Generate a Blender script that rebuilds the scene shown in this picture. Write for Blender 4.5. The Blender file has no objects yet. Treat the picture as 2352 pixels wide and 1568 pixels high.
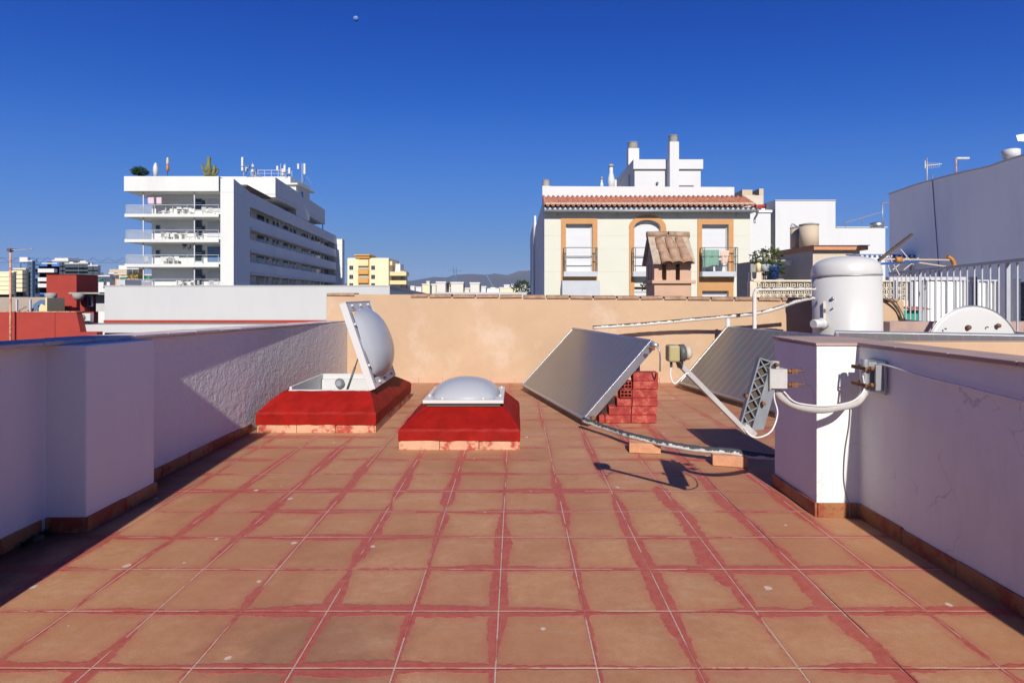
import bpy, bmesh, math, random
from mathutils import Vector, Matrix
random.seed(7)
SC = bpy.context.scene
COL = SC.collection
PI = math.pi
R = math.radians
# ------------------------------------------------------------------ camera, sky, sun, exposure
H = 1.22            # eye height above the terrace floor
F = 1290.0          # focal length for a 2352 px wide frame
cam_d = bpy.data.cameras.new('camera')
cam = bpy.data.objects.new('camera', cam_d); COL.objects.link(cam)
cam.location = (0, 0, H); cam.rotation_euler = (R(90), 0, 0)
cam_d.sensor_width = 36.0; cam_d.lens = 36.0 * F / 2352
cam_d.shift_x = -8 / 2352; cam_d.shift_y = -108 / 2352
cam_d.clip_start = 0.05; cam_d.clip_end = 40000
SC.camera = cam

SUN_V = Vector((0.066, -1.0, 0.63)).normalized()       # towards the sun
elev = math.asin(SUN_V.z)
azim = math.atan2(SUN_V.x, SUN_V.y)                    # from +Y towards +X
world = bpy.data.worlds.new('World'); SC.world = world; world.use_nodes = True
wt = world.node_tree; wt.nodes.clear()
sky = wt.nodes.new('ShaderNodeTexSky'); sky.sky_type = 'NISHITA'; sky.sun_disc = False
sky.sun_elevation = elev; sky.sun_rotation = azim
sky.altitude = 3000; sky.air_density = 1.0; sky.dust_density = 0.0; sky.ozone_density = 6.0
pre = wt.nodes.new('ShaderNodeVectorMath'); pre.operation = 'SCALE'; pre.inputs['Scale'].default_value = 0.085
cur = wt.nodes.new('ShaderNodeRGBCurve')                # grades the sky to the photograph's deep polarised blue
for ci, pts in enumerate([[(0,0),(.055,.004),(.074,.010),(.116,.046),(.183,.092),(.424,.195),(.72,.25),(1,2.4)],
                          [(0,0),(.112,.060),(.159,.104),(.245,.190),(.376,.258),(.696,.342),(.868,.39),(1,2.0)],
                          [(0,0),(.263,.400),(.353,.520),(.512,.640),(.708,.660),(.93,.62),(1,1.5)]]):  # steep top ends brighten the unseen sun-side sky as added fill
    c = cur.mapping.curves[ci]
    c.points[0].location = pts[0]; c.points[1].location = pts[-1]
    for p in pts[1:-1]: c.points.new(*p)
cur.mapping.extend = 'EXTRAPOLATED'; cur.mapping.update()
bg = wt.nodes.new('ShaderNodeBackground'); bg.inputs['Strength'].default_value = 0.1
post = wt.nodes.new('ShaderNodeVectorMath'); post.operation = 'SCALE'; post.inputs['Scale'].default_value = 10 / 1.19
wo = wt.nodes.new('ShaderNodeOutputWorld')
wt.links.new(sky.outputs[0], pre.inputs[0]); wt.links.new(pre.outputs[0], cur.inputs['Color']); wt.links.new(cur.outputs[0], post.inputs[0])
wt.links.new(post.outputs[0], bg.inputs[0]); wt.links.new(bg.outputs[0], wo.inputs[0])
sd = bpy.data.lights.new('sun', 'SUN'); sd.energy = 5.0; sd.angle = R(0.55); sd.color = (1.0, 0.94, 0.85)
so = bpy.data.objects.new('sun', sd); COL.objects.link(so)
so.rotation_euler = SUN_V.to_track_quat('Z', 'Y').to_euler()
SC.view_settings.view_transform = 'Standard'; SC.view_settings.look = 'None'
SC.view_settings.exposure = 0.25; SC.view_settings.gamma = 1.0
SC.cycles.max_bounces = 8; SC.cycles.diffuse_bounces = 4; SC.cycles.use_denoising = True

# ------------------------------------------------------------------ helpers
def X(px, Y): return (px - 1184.0) * Y / F
def Z(py, Y): return H - (py - 676.0) * Y / F
def P(px, py, Y): return (X(px, Y), Y, Z(py, Y))
def G(px, py, z=0.0):
    Y = (H - z) * F / (py - 676.0)
    return (X(px, Y), Y, z)

class MB:
    """collects faces in world coordinates; build() links them as one mesh object"""
    def __init__(s, tf=None): s.v = []; s.f = []; s.tf = tf; s.sm = []
    def add(s, vs, fs, smooth=False):
        b = len(s.v)
        if s.tf: vs = [s.tf(*p) for p in vs]
        s.v += [tuple(p) for p in vs]; s.f += [[b + i for i in f] for f in fs]; s.sm += [smooth] * len(fs)
        return s
    def box(s, x0, x1, y0, y1, z0, z1):
        return s.add([(x0,y0,z0),(x1,y0,z0),(x1,y1,z0),(x0,y1,z0),(x0,y0,z1),(x1,y0,z1),(x1,y1,z1),(x0,y1,z1)],
              [(0,3,2,1),(4,5,6,7),(0,1,5,4),(1,2,6,5),(2,3,7,6),(3,0,4,7)])
    def hexa(s, b, t):
        """bottom quad and top quad, both counter-clockwise from above"""
        return s.add(list(b) + list(t), [(0,3,2,1),(4,5,6,7),(0,1,5,4),(1,2,6,5),(2,3,7,6),(3,0,4,7)])
    def bar(s, a, b, w, h, up=(0,0,1)):
        a = Vector(a); b = Vector(b); d = (b - a).normalized(); u = Vector(up)
        if abs(d.dot(u)) > .98: u = Vector((0, 1, 0))
        sd_ = d.cross(u).normalized(); u = sd_.cross(d).normalized()
        q = [(-w/2,-h/2),(w/2,-h/2),(w/2,h/2),(-w/2,h/2)]
        vs = [a + sd_*x + u*y for x, y in q] + [b + sd_*x + u*y for x, y in q]
        return s.add(vs, [(0,1,2,3),(7,6,5,4),(0,4,5,1),(1,5,6,2),(2,6,7,3),(3,7,4,0)])
    def poly(s, pts, d):
        """closed polygon extruded by vector d"""
        n = len(pts); a = [Vector(p) for p in pts]; b = [p + Vector(d) for p in a]
        return s.add(a + b, [list(range(n))[::-1], list(range(n, 2*n))] + [(i, (i+1) % n, n + (i+1) % n, n + i) for i in range(n)])
    def tube(s, pts, r, n=10, cap=True):
        pts = [Vector(p) for p in pts]; m = len(pts); vs = []; fs = []
        rr = r if isinstance(r, (list, tuple)) else [r] * m
        prev = None
        for i, p in enumerate(pts):
            d = (pts[min(i+1, m-1)] - pts[max(i-1, 0)]).normalized()
            if prev is None:
                u = Vector((0,0,1)) if abs(d.z) < .9 else Vector((1,0,0))
                u = (u - d * u.dot(d)).normalized()
            else: u = (prev - d * prev.dot(d)).normalized()
            prev = u; w = d.cross(u)
            for k in range(n):
                a = 2*PI*k/n; vs.append(p + (u*math.cos(a) + w*math.sin(a)) * rr[i])
        for i in range(m-1):
            for k in range(n):
                fs.append((i*n+k, i*n+(k+1)%n, (i+1)*n+(k+1)%n, (i+1)*n+k))
        s.add(vs, fs, True)
        if cap:
            b = len(s.v) - m*n
            s.f.append([b + k for k in range(n)][::-1]); s.f.append([b + (m-1)*n + k for k in range(n)]); s.sm += [False, False]
        return s
    def lathe(s, prof, c, n=24, M=None):
        vs = []; fs = []; m = len(prof)
        for r, z in prof:
            for k in range(n):
                a = 2*PI*k/n; p = Vector((r*math.cos(a), r*math.sin(a), z))
                if M: p = M @ p
                vs.append(p + Vector(c))
        for i in range(m-1):
            for k in range(n): fs.append((i*n+k, i*n+(k+1)%n, (i+1)*n+(k+1)%n, (i+1)*n+k))
        s.add(vs, fs, True)
        b = len(s.v) - m*n
        s.f.append([b + k for k in range(n)][::-1]); s.f.append([b + (m-1)*n + k for k in range(n)]); s.sm += [False, False]
        return s
    def build(s, name, m, parent=None, bevel=0, seg=2, label=None):
        me = bpy.data.meshes.new(name)
        o = bpy.data.objects.new(name, me)
        off = Vector((0,0,0)); q = parent
        while q: off += q.location; q = q.parent
        me.from_pydata([Vector(p) - off for p in s.v], [], s.f)
        for p, f in zip(me.polygons, s.sm): p.use_smooth = f
        bm = bmesh.new(); bm.from_mesh(me); bmesh.ops.recalc_face_normals(bm, faces=bm.faces); bm.to_mesh(me); bm.free()
        me.materials.append(m); me.update()
        COL.objects.link(o)
        if parent: o.parent = parent
        if bevel:
            b = o.modifiers.new('bevel', 'BEVEL'); b.width = bevel; b.segments = seg; b.limit_method = 'ANGLE'; b.angle_limit = R(35)
            o.modifiers.new('wn', 'WEIGHTED_NORMAL')
            for p in me.polygons: p.use_smooth = True
        if label: o['label'] = label
        return o

def tag(o, label, cat, group=None, kind=None):
    if label: o['label'] = label
    if cat: o['category'] = cat
    if group: o['group'] = group
    if kind: o['kind'] = kind
    return o
def thing(name, loc, label, cat, group=None):
    o = bpy.data.objects.new(name, None); COL.objects.link(o); o.location = loc
    o.empty_display_size = .2
    return tag(o, label, cat, group)
def kids(o): return [c for c in bpy.data.objects if c.parent == o]
def copy_tree(o, loc=None, rz=None, parent=None, label=None):
    c = o.copy(); COL.objects.link(c); c.parent = parent
    if loc is not None: c.location = loc
    if rz is not None: c.rotation_euler = (0, 0, rz)
    if label: c['label'] = label
    for ch in kids(o): copy_tree(ch, parent=c)
    return c
def spline(pts, n=8):
    pts = [Vector(p) for p in pts]; q = [pts[0]*2 - pts[1]] + pts + [pts[-1]*2 - pts[-2]]; out = []
    for i in range(1, len(q)-2):
        for k in range(n):
            t = k/n; a, b, c, d = q[i-1], q[i], q[i+1], q[i+2]
            out.append(.5*((2*b) + (c-a)*t + (2*a-5*b+4*c-d)*t*t + (3*b-a-3*c+d)*t**3))
    return out + [pts[-1]]

# ------------------------------------------------------------------ materials
ALB = .86
def N(t, typ, **kw):
    n = t.nodes.new(typ)
    for k, v in kw.items(): setattr(n, k, v)
    return n
def mat(name, col, rough=.7, metal=0., var=.12, vs=3., bump=0., bs=60., spec=.4, dirt=None, dirt_amt=.0, dirt_s=1.5, dirt_lo=.5, streak=False, alpha=None, trans=0., coat=0.):
    m = bpy.data.materials.new(name); m.use_nodes = True; t = m.node_tree; L = t.links
    b = t.nodes['Principled BSDF']
    col = tuple(q * ALB for q in col); dirt = tuple(q * ALB for q in dirt) if dirt else None
    b.inputs['Roughness'].default_value = rough; b.inputs['Metallic'].default_value = metal
    b.inputs['Specular IOR Level'].default_value = spec
    b.inputs['Coat Weight'].default_value = coat
    geo = N(t, 'ShaderNodeNewGeometry')
    mp = N(t, 'ShaderNodeMapping'); mp.inputs['Scale'].default_value = (1, 1, .25) if streak else (1, 1, 1)
    L.new(geo.outputs['Position'], mp.inputs['Vector'])
    n1 = N(t, 'ShaderNodeTexNoise'); n1.inputs['Scale'].default_value = vs; n1.inputs['Detail'].default_value = 6; n1.inputs['Roughness'].default_value = .62
    L.new(mp.outputs[0], n1.inputs['Vector'])
    mr = N(t, 'ShaderNodeMapRange'); mr.inputs['From Min'].default_value = .3; mr.inputs['From Max'].default_value = .7
    mr.inputs['To Min'].default_value = 1 - var; mr.inputs['To Max'].default_value = 1 + var * .6
    L.new(n1.outputs['Fac'], mr.inputs['Value'])
    mx = N(t, 'ShaderNodeMix', data_type='RGBA', blend_type='MULTIPLY'); mx.inputs['Factor'].default_value = 1
    mx.inputs['A'].default_value = (*col, 1); L.new(mr.outputs[0], mx.inputs['B'])
    out = mx.outputs['Result']
    if dirt:
        n2 = N(t, 'ShaderNodeTexNoise'); n2.inputs['Scale'].default_value = dirt_s; n2.inputs['Detail'].default_value = 9; n2.inputs['Roughness'].default_value = .7
        L.new(mp.outputs[0], n2.inputs['Vector'])
        r2 = N(t, 'ShaderNodeMapRange', interpolation_type='SMOOTHSTEP'); r2.inputs['From Min'].default_value = dirt_lo; r2.inputs['From Max'].default_value = dirt_lo + (.22 if dirt_lo == .5 else .1)
        r2.inputs['To Min'].default_value = 0; r2.inputs['To Max'].default_value = dirt_amt
        L.new(n2.outputs['Fac'], r2.inputs['Value'])
        m2 = N(t, 'ShaderNodeMix', data_type='RGBA'); L.new(r2.outputs[0], m2.inputs['Factor']); L.new(out, m2.inputs['A']); m2.inputs['B'].default_value = (*dirt, 1)
        out = m2.outputs['Result']
    L.new(out, b.inputs['Base Color'])
    if bump:
        n3 = N(t, 'ShaderNodeTexNoise'); n3.inputs['Scale'].default_value = bs; n3.inputs['Detail'].default_value = 5; n3.inputs['Roughness'].default_value = .6
        L.new(geo.outputs['Position'], n3.inputs['Vector'])
        bu = N(t, 'ShaderNodeBump'); bu.inputs['Strength'].default_value = 1; bu.inputs['Distance'].default_value = bump
        L.new(n3.outputs['Fac'], bu.inputs['Height']); L.new(bu.outputs[0], b.inputs['Normal'])
    if alpha is not None: b.inputs['Alpha'].default_value = alpha
    if trans: b.inputs['Transmission Weight'].default_value = trans
    return m

M = {}
def mm(k, *a, **kw): M[k] = mat(k, *a, **kw); return M[k]
mm('white_plaster', (.82,.83,.80), .85, bump=.004, bs=22, var=.06, vs=2, dirt=(.45,.43,.42), dirt_amt=.25, dirt_s=2.2, streak=True)
mm('far_white', (.70,.69,.67), .85, var=.05, vs=.4, dirt=(.5,.48,.45), dirt_amt=.28, dirt_s=.5, streak=True)
mm('hotel_white', (.71,.72,.68), .85, var=.05, vs=.25, dirt=(.5,.48,.44), dirt_amt=.3, dirt_s=.3, streak=True)
mm('near_white', (.53,.535,.53), .85, var=.05, vs=1, bump=.003, bs=12, dirt=(.5,.48,.45), dirt_amt=.2, dirt_s=1., streak=True)
mm('house_white', (.66,.665,.66), .85, var=.05, vs=1, bump=.003, bs=12, dirt=(.5,.48,.45), dirt_amt=.25, dirt_s=1., streak=True)
mm('grey_render', (1.03,1.05,.99), .9, var=.06, vs=.9, bump=.003, bs=20, dirt=(.5,.51,.52), dirt_amt=.2, dirt_s=.8, streak=True)
mm('coping_pale', (.62,.52,.49), .8, var=.15, vs=5, bump=.002, bs=60, dirt=(.35,.27,.25), dirt_amt=.5, dirt_s=4)
mm('coping_tile', (.46,.32,.27), .75, var=.25, vs=5, bump=.002, bs=60, dirt=(.3,.22,.19), dirt_amt=.5, dirt_s=5)
mm('mount_grey', (.24,.26,.28), .55, .3, var=.2, vs=14)
mm('skirt_tile', (.42,.20,.085), .45, var=.45, vs=9, bump=.002, bs=60, dirt=(.26,.035,.025), dirt_amt=.85, dirt_s=4.5, dirt_lo=.47)
mm('skirt_pale', (.64,.36,.22), .55, var=.2, vs=7, bump=.001, bs=90, dirt=(.40,.045,.03), dirt_amt=.95, dirt_s=6, dirt_lo=.50001)
mm('red_paint', (.30,.009,.005), .6, var=.25, vs=9, bump=.004, bs=22, spec=.14, dirt=(.20,.008,.005), dirt_amt=.6, dirt_s=4)
mm('red_wall', (.36,.042,.028), .8, var=.12, vs=1.2, dirt=(.36,.06,.045), dirt_amt=.5, dirt_s=1.)
mm('red_wall_dark', (.30,.03,.022), .8, var=.12, vs=1.2)
mm('peach', (.545,.375,.235), .85, var=.08, vs=2, bump=.003, bs=18, dirt=(.63,.48,.36), dirt_amt=.75, dirt_s=1.3)
mm('peach_chimney', (.58,.375,.255), .85, var=.07, vs=4, bump=.002, bs=30)
mm('clay', (.40,.245,.155), .85, var=.4, vs=11, bump=.004, bs=50, dirt=(.46,.40,.30), dirt_amt=.8, dirt_s=7)
mm('mortar', (.46,.37,.28), .9, var=.25, vs=14, bump=.006, bs=50)
mm('roof_clay', (.42,.16,.10), .8, var=.5, vs=7, dirt=(.30,.14,.10), dirt_amt=.6, dirt_s=3)
mm('cream', (.655,.65,.545), .85, var=.03, vs=1.)
mm('ochre', (.55,.285,.115), .8, var=.06, vs=3)
mm('shutter', (.70,.715,.73), .5, var=.02)
mm('grey_metal', (.30,.31,.32), .5, .3, var=.1)
mm('slab_grey', (.52,.54,.57), .7, var=.06)
mm('dark_glass', (.035,.045,.055), .12, var=.2, spec=.6)
mm('pane', (.08,.10,.12), .2, var=.3, vs=2, spec=.5)
mm('rail_grey', (.14,.15,.16), .5, .4)
mm('rail_steel', (.46,.47,.50), .6, .0, var=.1, vs=6)
mm('rail_white', (.58,.59,.62), .45, var=.05)
mm('clear_rail', (.45,.5,.55), .1, var=.0, alpha=.35)
mm('alu', (.55,.56,.57), .38, .85, var=.1, vs=8)
mm('galv', (.42,.44,.46), .5, .55, var=.18, vs=14, bump=.0006, bs=80)
mm('galv_pale', (.56,.55,.52), .55, .15, var=.15, vs=10, dirt=(.32,.20,.11), dirt_amt=.45, dirt_s=9, bump=.0006, bs=60)
mm('rust', (.24,.11,.05), .85, .1, var=.5, vs=30, bump=.001, bs=120)
mm('brass', (.36,.20,.10), .5, .5, var=.4, vs=40)
mm('tank_enamel', (.63,.62,.585), .38, var=.03, vs=3, dirt=(.62,.6,.55), dirt_amt=.3, dirt_s=2.5, spec=.5)
mm('pvc_white', (.62,.62,.61), .4, var=.04, vs=8)
mm('frost_dome', (.40,.42,.45), .25, var=.02, vs=2, spec=.55)
mm('lens_yellow', (.42,.36,.17), .5, var=.12, vs=14)
mm('plastic_grey', (.10,.105,.11), .5, var=.15, vs=20)
mm('cable_white', (.80,.79,.76), .5, var=.1, vs=30)
mm('cable_dark', (.22,.22,.23), .6)
mm('brick_red', (.38,.045,.035), .75, var=.4, vs=12, bump=.006, bs=50, dirt=(.48,.16,.10), dirt_amt=.6, dirt_s=12, dirt_lo=.50001)
mm('brick_raw', (.60,.29,.16), .85, var=.2, vs=14, bump=.002, bs=60)
mm('yellow_wall', (.78,.64,.34), .85, var=.04, vs=.2)
mm('yellow_pale', (.78,.70,.46), .85, var=.04, vs=.2)
mm('orange_wall', (.62,.33,.09), .85, var=.05, vs=.2)
mm('beige', (.60,.52,.41), .85, var=.1, vs=1.3, dirt=(.4,.34,.27), dirt_amt=.5, dirt_s=1.5)
mm('sand', (.56,.46,.33), .85, var=.12, vs=2, dirt=(.42,.30,.2), dirt_amt=.5, dirt_s=2, streak=True)
mm('lattice', (.72,.63,.48), .85, var=.12, vs=5)
mm('pale_block', (.70,.66,.58), .85, var=.08, vs=.1)
mm('olive_block', (.44,.42,.31), .85, var=.1, vs=.1)
mm('blue_panel', (.06,.16,.48), .6, var=.3, vs=.3)
mm('steel_blue', (.10,.18,.32), .6, var=.1)
mm('green_cloth', (.20,.36,.27), .9, var=.15, vs=14, bump=.01, bs=12)
mm('green_awning', (.02,.32,.20), .8, var=.1)
mm('pink_cloth', (.74,.52,.42), .9, var=.1, vs=14, bump=.01, bs=12)
mm('mauve_cloth', (.70,.52,.60), .9, var=.1, vs=2)
mm('awning_red', (.22,.06,.08), .9, var=.1)
mm('wood_dark', (.10,.07,.05), .8, var=.3)
mm('leaf', (.07,.11,.03), .6, var=.5, vs=20)
mm('leaf_dark', (.03,.07,.015), .6, var=.5, vs=3)
mm('leaf_yellow', (.20,.21,.07), .7, var=.5, vs=3)
mm('concrete', (.33,.31,.27), .9, var=.25, vs=12)
mm('concrete_far', (.36,.34,.30), .9, var=.2, vs=1)
mm('orange_plastic', (.50,.23,.05), .5, var=.2, vs=20)
mm('blue_plastic', (.03,.08,.28), .5)
mm('asphalt', (.34,.32,.29), .95, var=.3, vs=.02)
mm('hill', (.075,.065,.06), 1., var=.35, vs=.0015)
mm('moon_sky_tint', (.16,.28,.60), 1., var=.25, vs=.03, spec=0)  # blue of the air in front is put into the moon's colour
mm('foil', (.42,.43,.43), .6, .1, var=.3, vs=20)
mm('pot', (.40,.15,.07), .8, var=.2, vs=10)

# peeling insulation: dark rubber with torn white paint on its upper side, broken into rags
def peel_mat(name, white, dark, cover):
    m = bpy.data.materials.new(name); m.use_nodes = True; t = m.node_tree; L = t.links; b = t.nodes['Principled BSDF']
    geo = N(t, 'ShaderNodeNewGeometry')
    n = N(t, 'ShaderNodeTexNoise'); n.inputs['Scale'].default_value = 16; n.inputs['Detail'].default_value = 10; n.inputs['Roughness'].default_value = .8
    L.new(geo.outputs['Position'], n.inputs['Vector'])
    sn = N(t, 'ShaderNodeSeparateXYZ'); L.new(geo.outputs['Normal'], sn.inputs[0])
    md = N(t, 'ShaderNodeMath', operation='MULTIPLY_ADD'); L.new(sn.outputs['Z'], md.inputs[0]); md.inputs[1].default_value = .22; L.new(n.outputs['Fac'], md.inputs[2])   # weathered most on top
    r = N(t, 'ShaderNodeMapRange', interpolation_type='SMOOTHSTEP'); r.inputs['From Min'].default_value = cover; r.inputs['From Max'].default_value = cover + .05
    L.new(md.outputs[0], r.inputs['Value'])
    mx = N(t, 'ShaderNodeMix', data_type='RGBA'); L.new(r.outputs[0], mx.inputs['Factor']); mx.inputs['A'].default_value = (*white, 1); mx.inputs['B'].default_value = (*dark, 1)
    L.new(mx.outputs['Result'], b.inputs['Base Color']); b.inputs['Roughness'].default_value = .8
    bu = N(t, 'ShaderNodeBump'); bu.inputs['Distance'].default_value = .01; L.new(r.outputs[0], bu.inputs['Height']); bu.invert = True; L.new(bu.outputs[0], b.inputs['Normal'])
    M[name] = m
peel_mat('peel_pipe', (.56,.56,.54), (.045,.05,.055), .535)
peel_mat('peel_white', (.62,.59,.53), (.05,.05,.05), .60)

# rough hand-thrown plaster for the left parapet
def rough_plaster():
    m = mat('rough_plaster', (.82,.83,.79), .9, var=.05, vs=2, dirt=(.45,.43,.42), dirt_amt=.2, dirt_s=2, streak=True)
    t = m.node_tree; L = t.links; b = t.nodes['Principled BSDF']
    geo = N(t, 'ShaderNodeNewGeometry'); sx = N(t, 'ShaderNodeSeparateXYZ'); L.new(geo.outputs['Position'], sx.inputs[0])
    mr = N(t, 'ShaderNodeMapRange', interpolation_type='SMOOTHSTEP'); mr.inputs['From Min'].default_value = 3.2; mr.inputs['From Max'].default_value = 4.2; mr.inputs['To Min'].default_value = .18
    L.new(sx.outputs['Y'], mr.inputs['Value'])
    a = N(t, 'ShaderNodeTexNoise'); a.inputs['Scale'].default_value = 11; a.inputs['Detail'].default_value = 10; a.inputs['Roughness'].default_value = .62; a.inputs['Distortion'].default_value = .15
    c = N(t, 'ShaderNodeTexNoise'); c.inputs['Scale'].default_value = 42; c.inputs['Detail'].default_value = 4
    L.new(geo.outputs['Position'], a.inputs['Vector']); L.new(geo.outputs['Position'], c.inputs['Vector'])
    s = N(t, 'ShaderNodeMath', operation='MULTIPLY_ADD'); L.new(c.outputs['Fac'], s.inputs[0]); s.inputs[1].default_value = .5; L.new(a.outputs['Fac'], s.inputs[2])
    k = N(t, 'ShaderNodeMath', operation='MULTIPLY'); L.new(s.outputs[0], k.inputs[0]); L.new(mr.outputs[0], k.inputs[1])
    bu = N(t, 'ShaderNodeBump'); bu.inputs['Distance'].default_value = .022; L.new(k.outputs[0], bu.inputs['Height']); L.new(bu.outputs[0], b.inputs['Normal'])
    M['rough_plaster'] = m
rough_plaster()

# crackled plaster on the right parapet
def crack_plaster():
    m = mat('crack_plaster', (.82,.83,.79), .88, var=.09, vs=1.6, bump=.004, bs=24, dirt=(.50,.49,.48), dirt_amt=.3, dirt_s=2.5, streak=True)
    t = m.node_tree; L = t.links; b = t.nodes['Principled BSDF']
    src = b.inputs['Base Color'].links[0].from_socket
    geo = N(t, 'ShaderNodeNewGeometry')
    nz = N(t, 'ShaderNodeTexNoise'); nz.inputs['Scale'].default_value = 3; nz.inputs['Detail'].default_value = 5; L.new(geo.outputs['Position'], nz.inputs['Vector'])
    vm = N(t, 'ShaderNodeVectorMath', operation='MULTIPLY_ADD'); L.new(nz.outputs['Color'], vm.inputs[0]); vm.inputs[1].default_value = (.5,.5,.5); L.new(geo.outputs['Position'], vm.inputs[2])
    mp = N(t, 'ShaderNodeMapping'); mp.inputs['Scale'].default_value = (1, 1.3, .6); L.new(vm.outputs[0], mp.inputs[0])
    vo = N(t, 'ShaderNodeTexVoronoi', feature='DISTANCE_TO_EDGE'); vo.inputs['Scale'].default_value = 2.1; L.new(mp.outputs[0], vo.inputs['Vector'])
    r = N(t, 'ShaderNodeMapRange'); r.inputs['From Min'].default_value = .0; r.inputs['From Max'].default_value = .008; r.inputs['To Min'].default_value = 1; r.inputs['To Max'].default_value = 0; L.new(vo.outputs['Distance'], r.inputs['Value'])
    n2 = N(t, 'ShaderNodeTexNoise'); n2.inputs['Scale'].default_value = 1.9; n2.inputs['Detail'].default_value = 3; L.new(geo.outputs['Position'], n2.inputs['Vector'])
    r2 = N(t, 'ShaderNodeMapRange', interpolation_type='SMOOTHSTEP'); r2.inputs['From Min'].default_value = .52; r2.inputs['From Max'].default_value = .6; r2.inputs['To Max'].default_value = .38; L.new(n2.outputs['Fac'], r2.inputs['Value'])
    mu = N(t, 'ShaderNodeMath', operation='MULTIPLY'); L.new(r.outputs[0], mu.inputs[0]); L.new(r2.outputs[0], mu.inputs[1])
    mx = N(t, 'ShaderNodeMix', data_type='RGBA'); L.new(mu.outputs[0], mx.inputs['Factor']); L.new(src, mx.inputs['A']); mx.inputs['B'].default_value = (.16,.15,.15,1)
    L.new(mx.outputs['Result'], b.inputs['Base Color'])
    M['crack_plaster'] = m
crack_plaster()

# terrace tiles: terracotta squares, pale grout, red sealant brushed over the joints
def floor_mat():
    m = bpy.data.materials.new('terrace_tiles'); m.use_nodes = True; t = m.node_tree; L = t.links; b = t.nodes['Principled BSDF']
    def v(x):
        return x
    def mt(op, a, bb=None, c=None, clamp=False):
        n = N(t, 'ShaderNodeMath', operation=op); n.use_clamp = clamp
        for i, q in enumerate((a, bb, c)):
            if q is None: continue
            if isinstance(q, (int, float)): n.inputs[i].default_value = q
            else: L.new(q, n.inputs[i])
        return n.outputs[0]
    def noise(vec, scale, detail=4, rough=.55):
        n = N(t, 'ShaderNodeTexNoise'); n.inputs['Scale'].default_value = scale; n.inputs['Detail'].default_value = detail; n.inputs['Roughness'].default_value = rough
        L.new(vec, n.inputs['Vector']); return n.outputs['Fac']
    def comb(a, bb, c=0.):
        n = N(t, 'ShaderNodeCombineXYZ')
        for i, q in enumerate((a, bb, c)):
            if isinstance(q, (int, float)): n.inputs[i].default_value = q
            else: L.new(q, n.inputs[i])
        return n.outputs[0]
    def ramp(x, a, bb, lo=0., hi=1.):
        n = N(t, 'ShaderNodeMapRange', interpolation_type='SMOOTHSTEP'); n.inputs['From Min'].default_value = a; n.inputs['From Max'].default_value = bb
        n.inputs['To Min'].default_value = lo; n.inputs['To Max'].default_value = hi; L.new(x, n.inputs['Value']); return n.outputs[0]
    def mix(f, a, bb):
        n = N(t, 'ShaderNodeMix', data_type='RGBA')
        if isinstance(f, (int, float)): n.inputs['Factor'].default_value = f
        else: L.new(f, n.inputs['Factor'])
        for k, q in (('A', a), ('B', bb)):
            if isinstance(q, tuple): n.inputs[k].default_value = (*q, 1)
            else: L.new(q, n.inputs[k])
        return n.outputs['Result']
    geo = N(t, 'ShaderNodeNewGeometry'); pos = geo.outputs['Position']
    sp = N(t, 'ShaderNodeSeparateXYZ'); L.new(pos, sp.inputs[0]); x = sp.outputs['X']; y = sp.outputs['Y']
    p = .3304
    u = mt('DIVIDE', mt('ADD', x, .065), p); w = mt('DIVIDE', mt('SUBTRACT', y, 2.165), p)
    kx = mt('ROUND', u); ky = mt('ROUND', w)
    dx = mt('MULTIPLY', mt('SUBTRACT', u, kx), p); dy = mt('MULTIPLY', mt('SUBTRACT', w, ky), p)   # signed distance to nearest joint
    cx = mt('FLOOR', u); cy = mt('FLOOR', w)
    adx = mt('ABSOLUTE', dx); ady = mt('ABSOLUTE', dy)
    # grout
    fine = noise(pos, 60, 3)
    gw = mt('MULTIPLY_ADD', fine, .0035, .0008)
    grx = mt('LESS_THAN', adx, gw); gry = mt('LESS_THAN', ady, gw)
    grout = mt('MAXIMUM', grx, gry)
    # brushed sealant
    edge = noise(comb(mt('MULTIPLY', x, 1), y, 0), 26, 5, .65)
    drag = noise(comb(mt('MULTIPLY', x, .3), y, 3), 60, 3, .6)
    def band(d, k, along, seed):
        key = mt('MULTIPLY_ADD', k, 7.31, seed)
        wn = noise(comb(key, mt('MULTIPLY', along, 1.15), seed), 1.0, 2, .5)
        on = noise(comb(key, mt('MULTIPLY', along, .9), seed + 9), 1.0, 3, .6)
        off = noise(comb(key, mt('MULTIPLY', along, 1.9), seed + 4), 1.0, 3, .5)
        dd = mt('ABSOLUTE', mt('SUBTRACT', d, mt('MULTIPLY', mt('SUBTRACT', off, .5), .06)))
        half = mt('MULTIPLY_ADD', ramp(wn, .38, .72), .037, .006)
        half = mt('MULTIPLY', half, ramp(on, .33, .45))
        rag = mt('ADD', mt('MULTIPLY', mt('SUBTRACT', edge, .5), .036), 0)
        return mt('SUBTRACT', mt('ADD', half, rag), dd)
    bx_ = band(dx, kx, y, 1.7); by_ = band(dy, ky, x, 5.3)
    # heavier paint on two long joints at the right
    hv1 = mt('SUBTRACT', mt('ADD', .036, mt('MULTIPLY', mt('SUBTRACT', edge, .5), .07)), mt('ABSOLUTE', mt('SUBTRACT', x, mt('ADD', 1.235, mt('MULTIPLY', mt('SUBTRACT', noise(comb(0., y, 2.), 1.7, 3), .5), .12)))))
    hv2 = mt('SUBTRACT', mt('ADD', .045, mt('MULTIPLY', mt('SUBTRACT', edge, .5), .09)), mt('ABSOLUTE', mt('SUBTRACT', x, mt('ADD', .905, mt('MULTIPLY', mt('SUBTRACT', noise(comb(4., y, 2.), 1.7, 3), .5), .14)))))
    hv2 = mt('SUBTRACT', hv2, ramp(mt('ABSOLUTE', mt('SUBTRACT', y, 2.95)), .55, .8, 0, .2))
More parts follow.
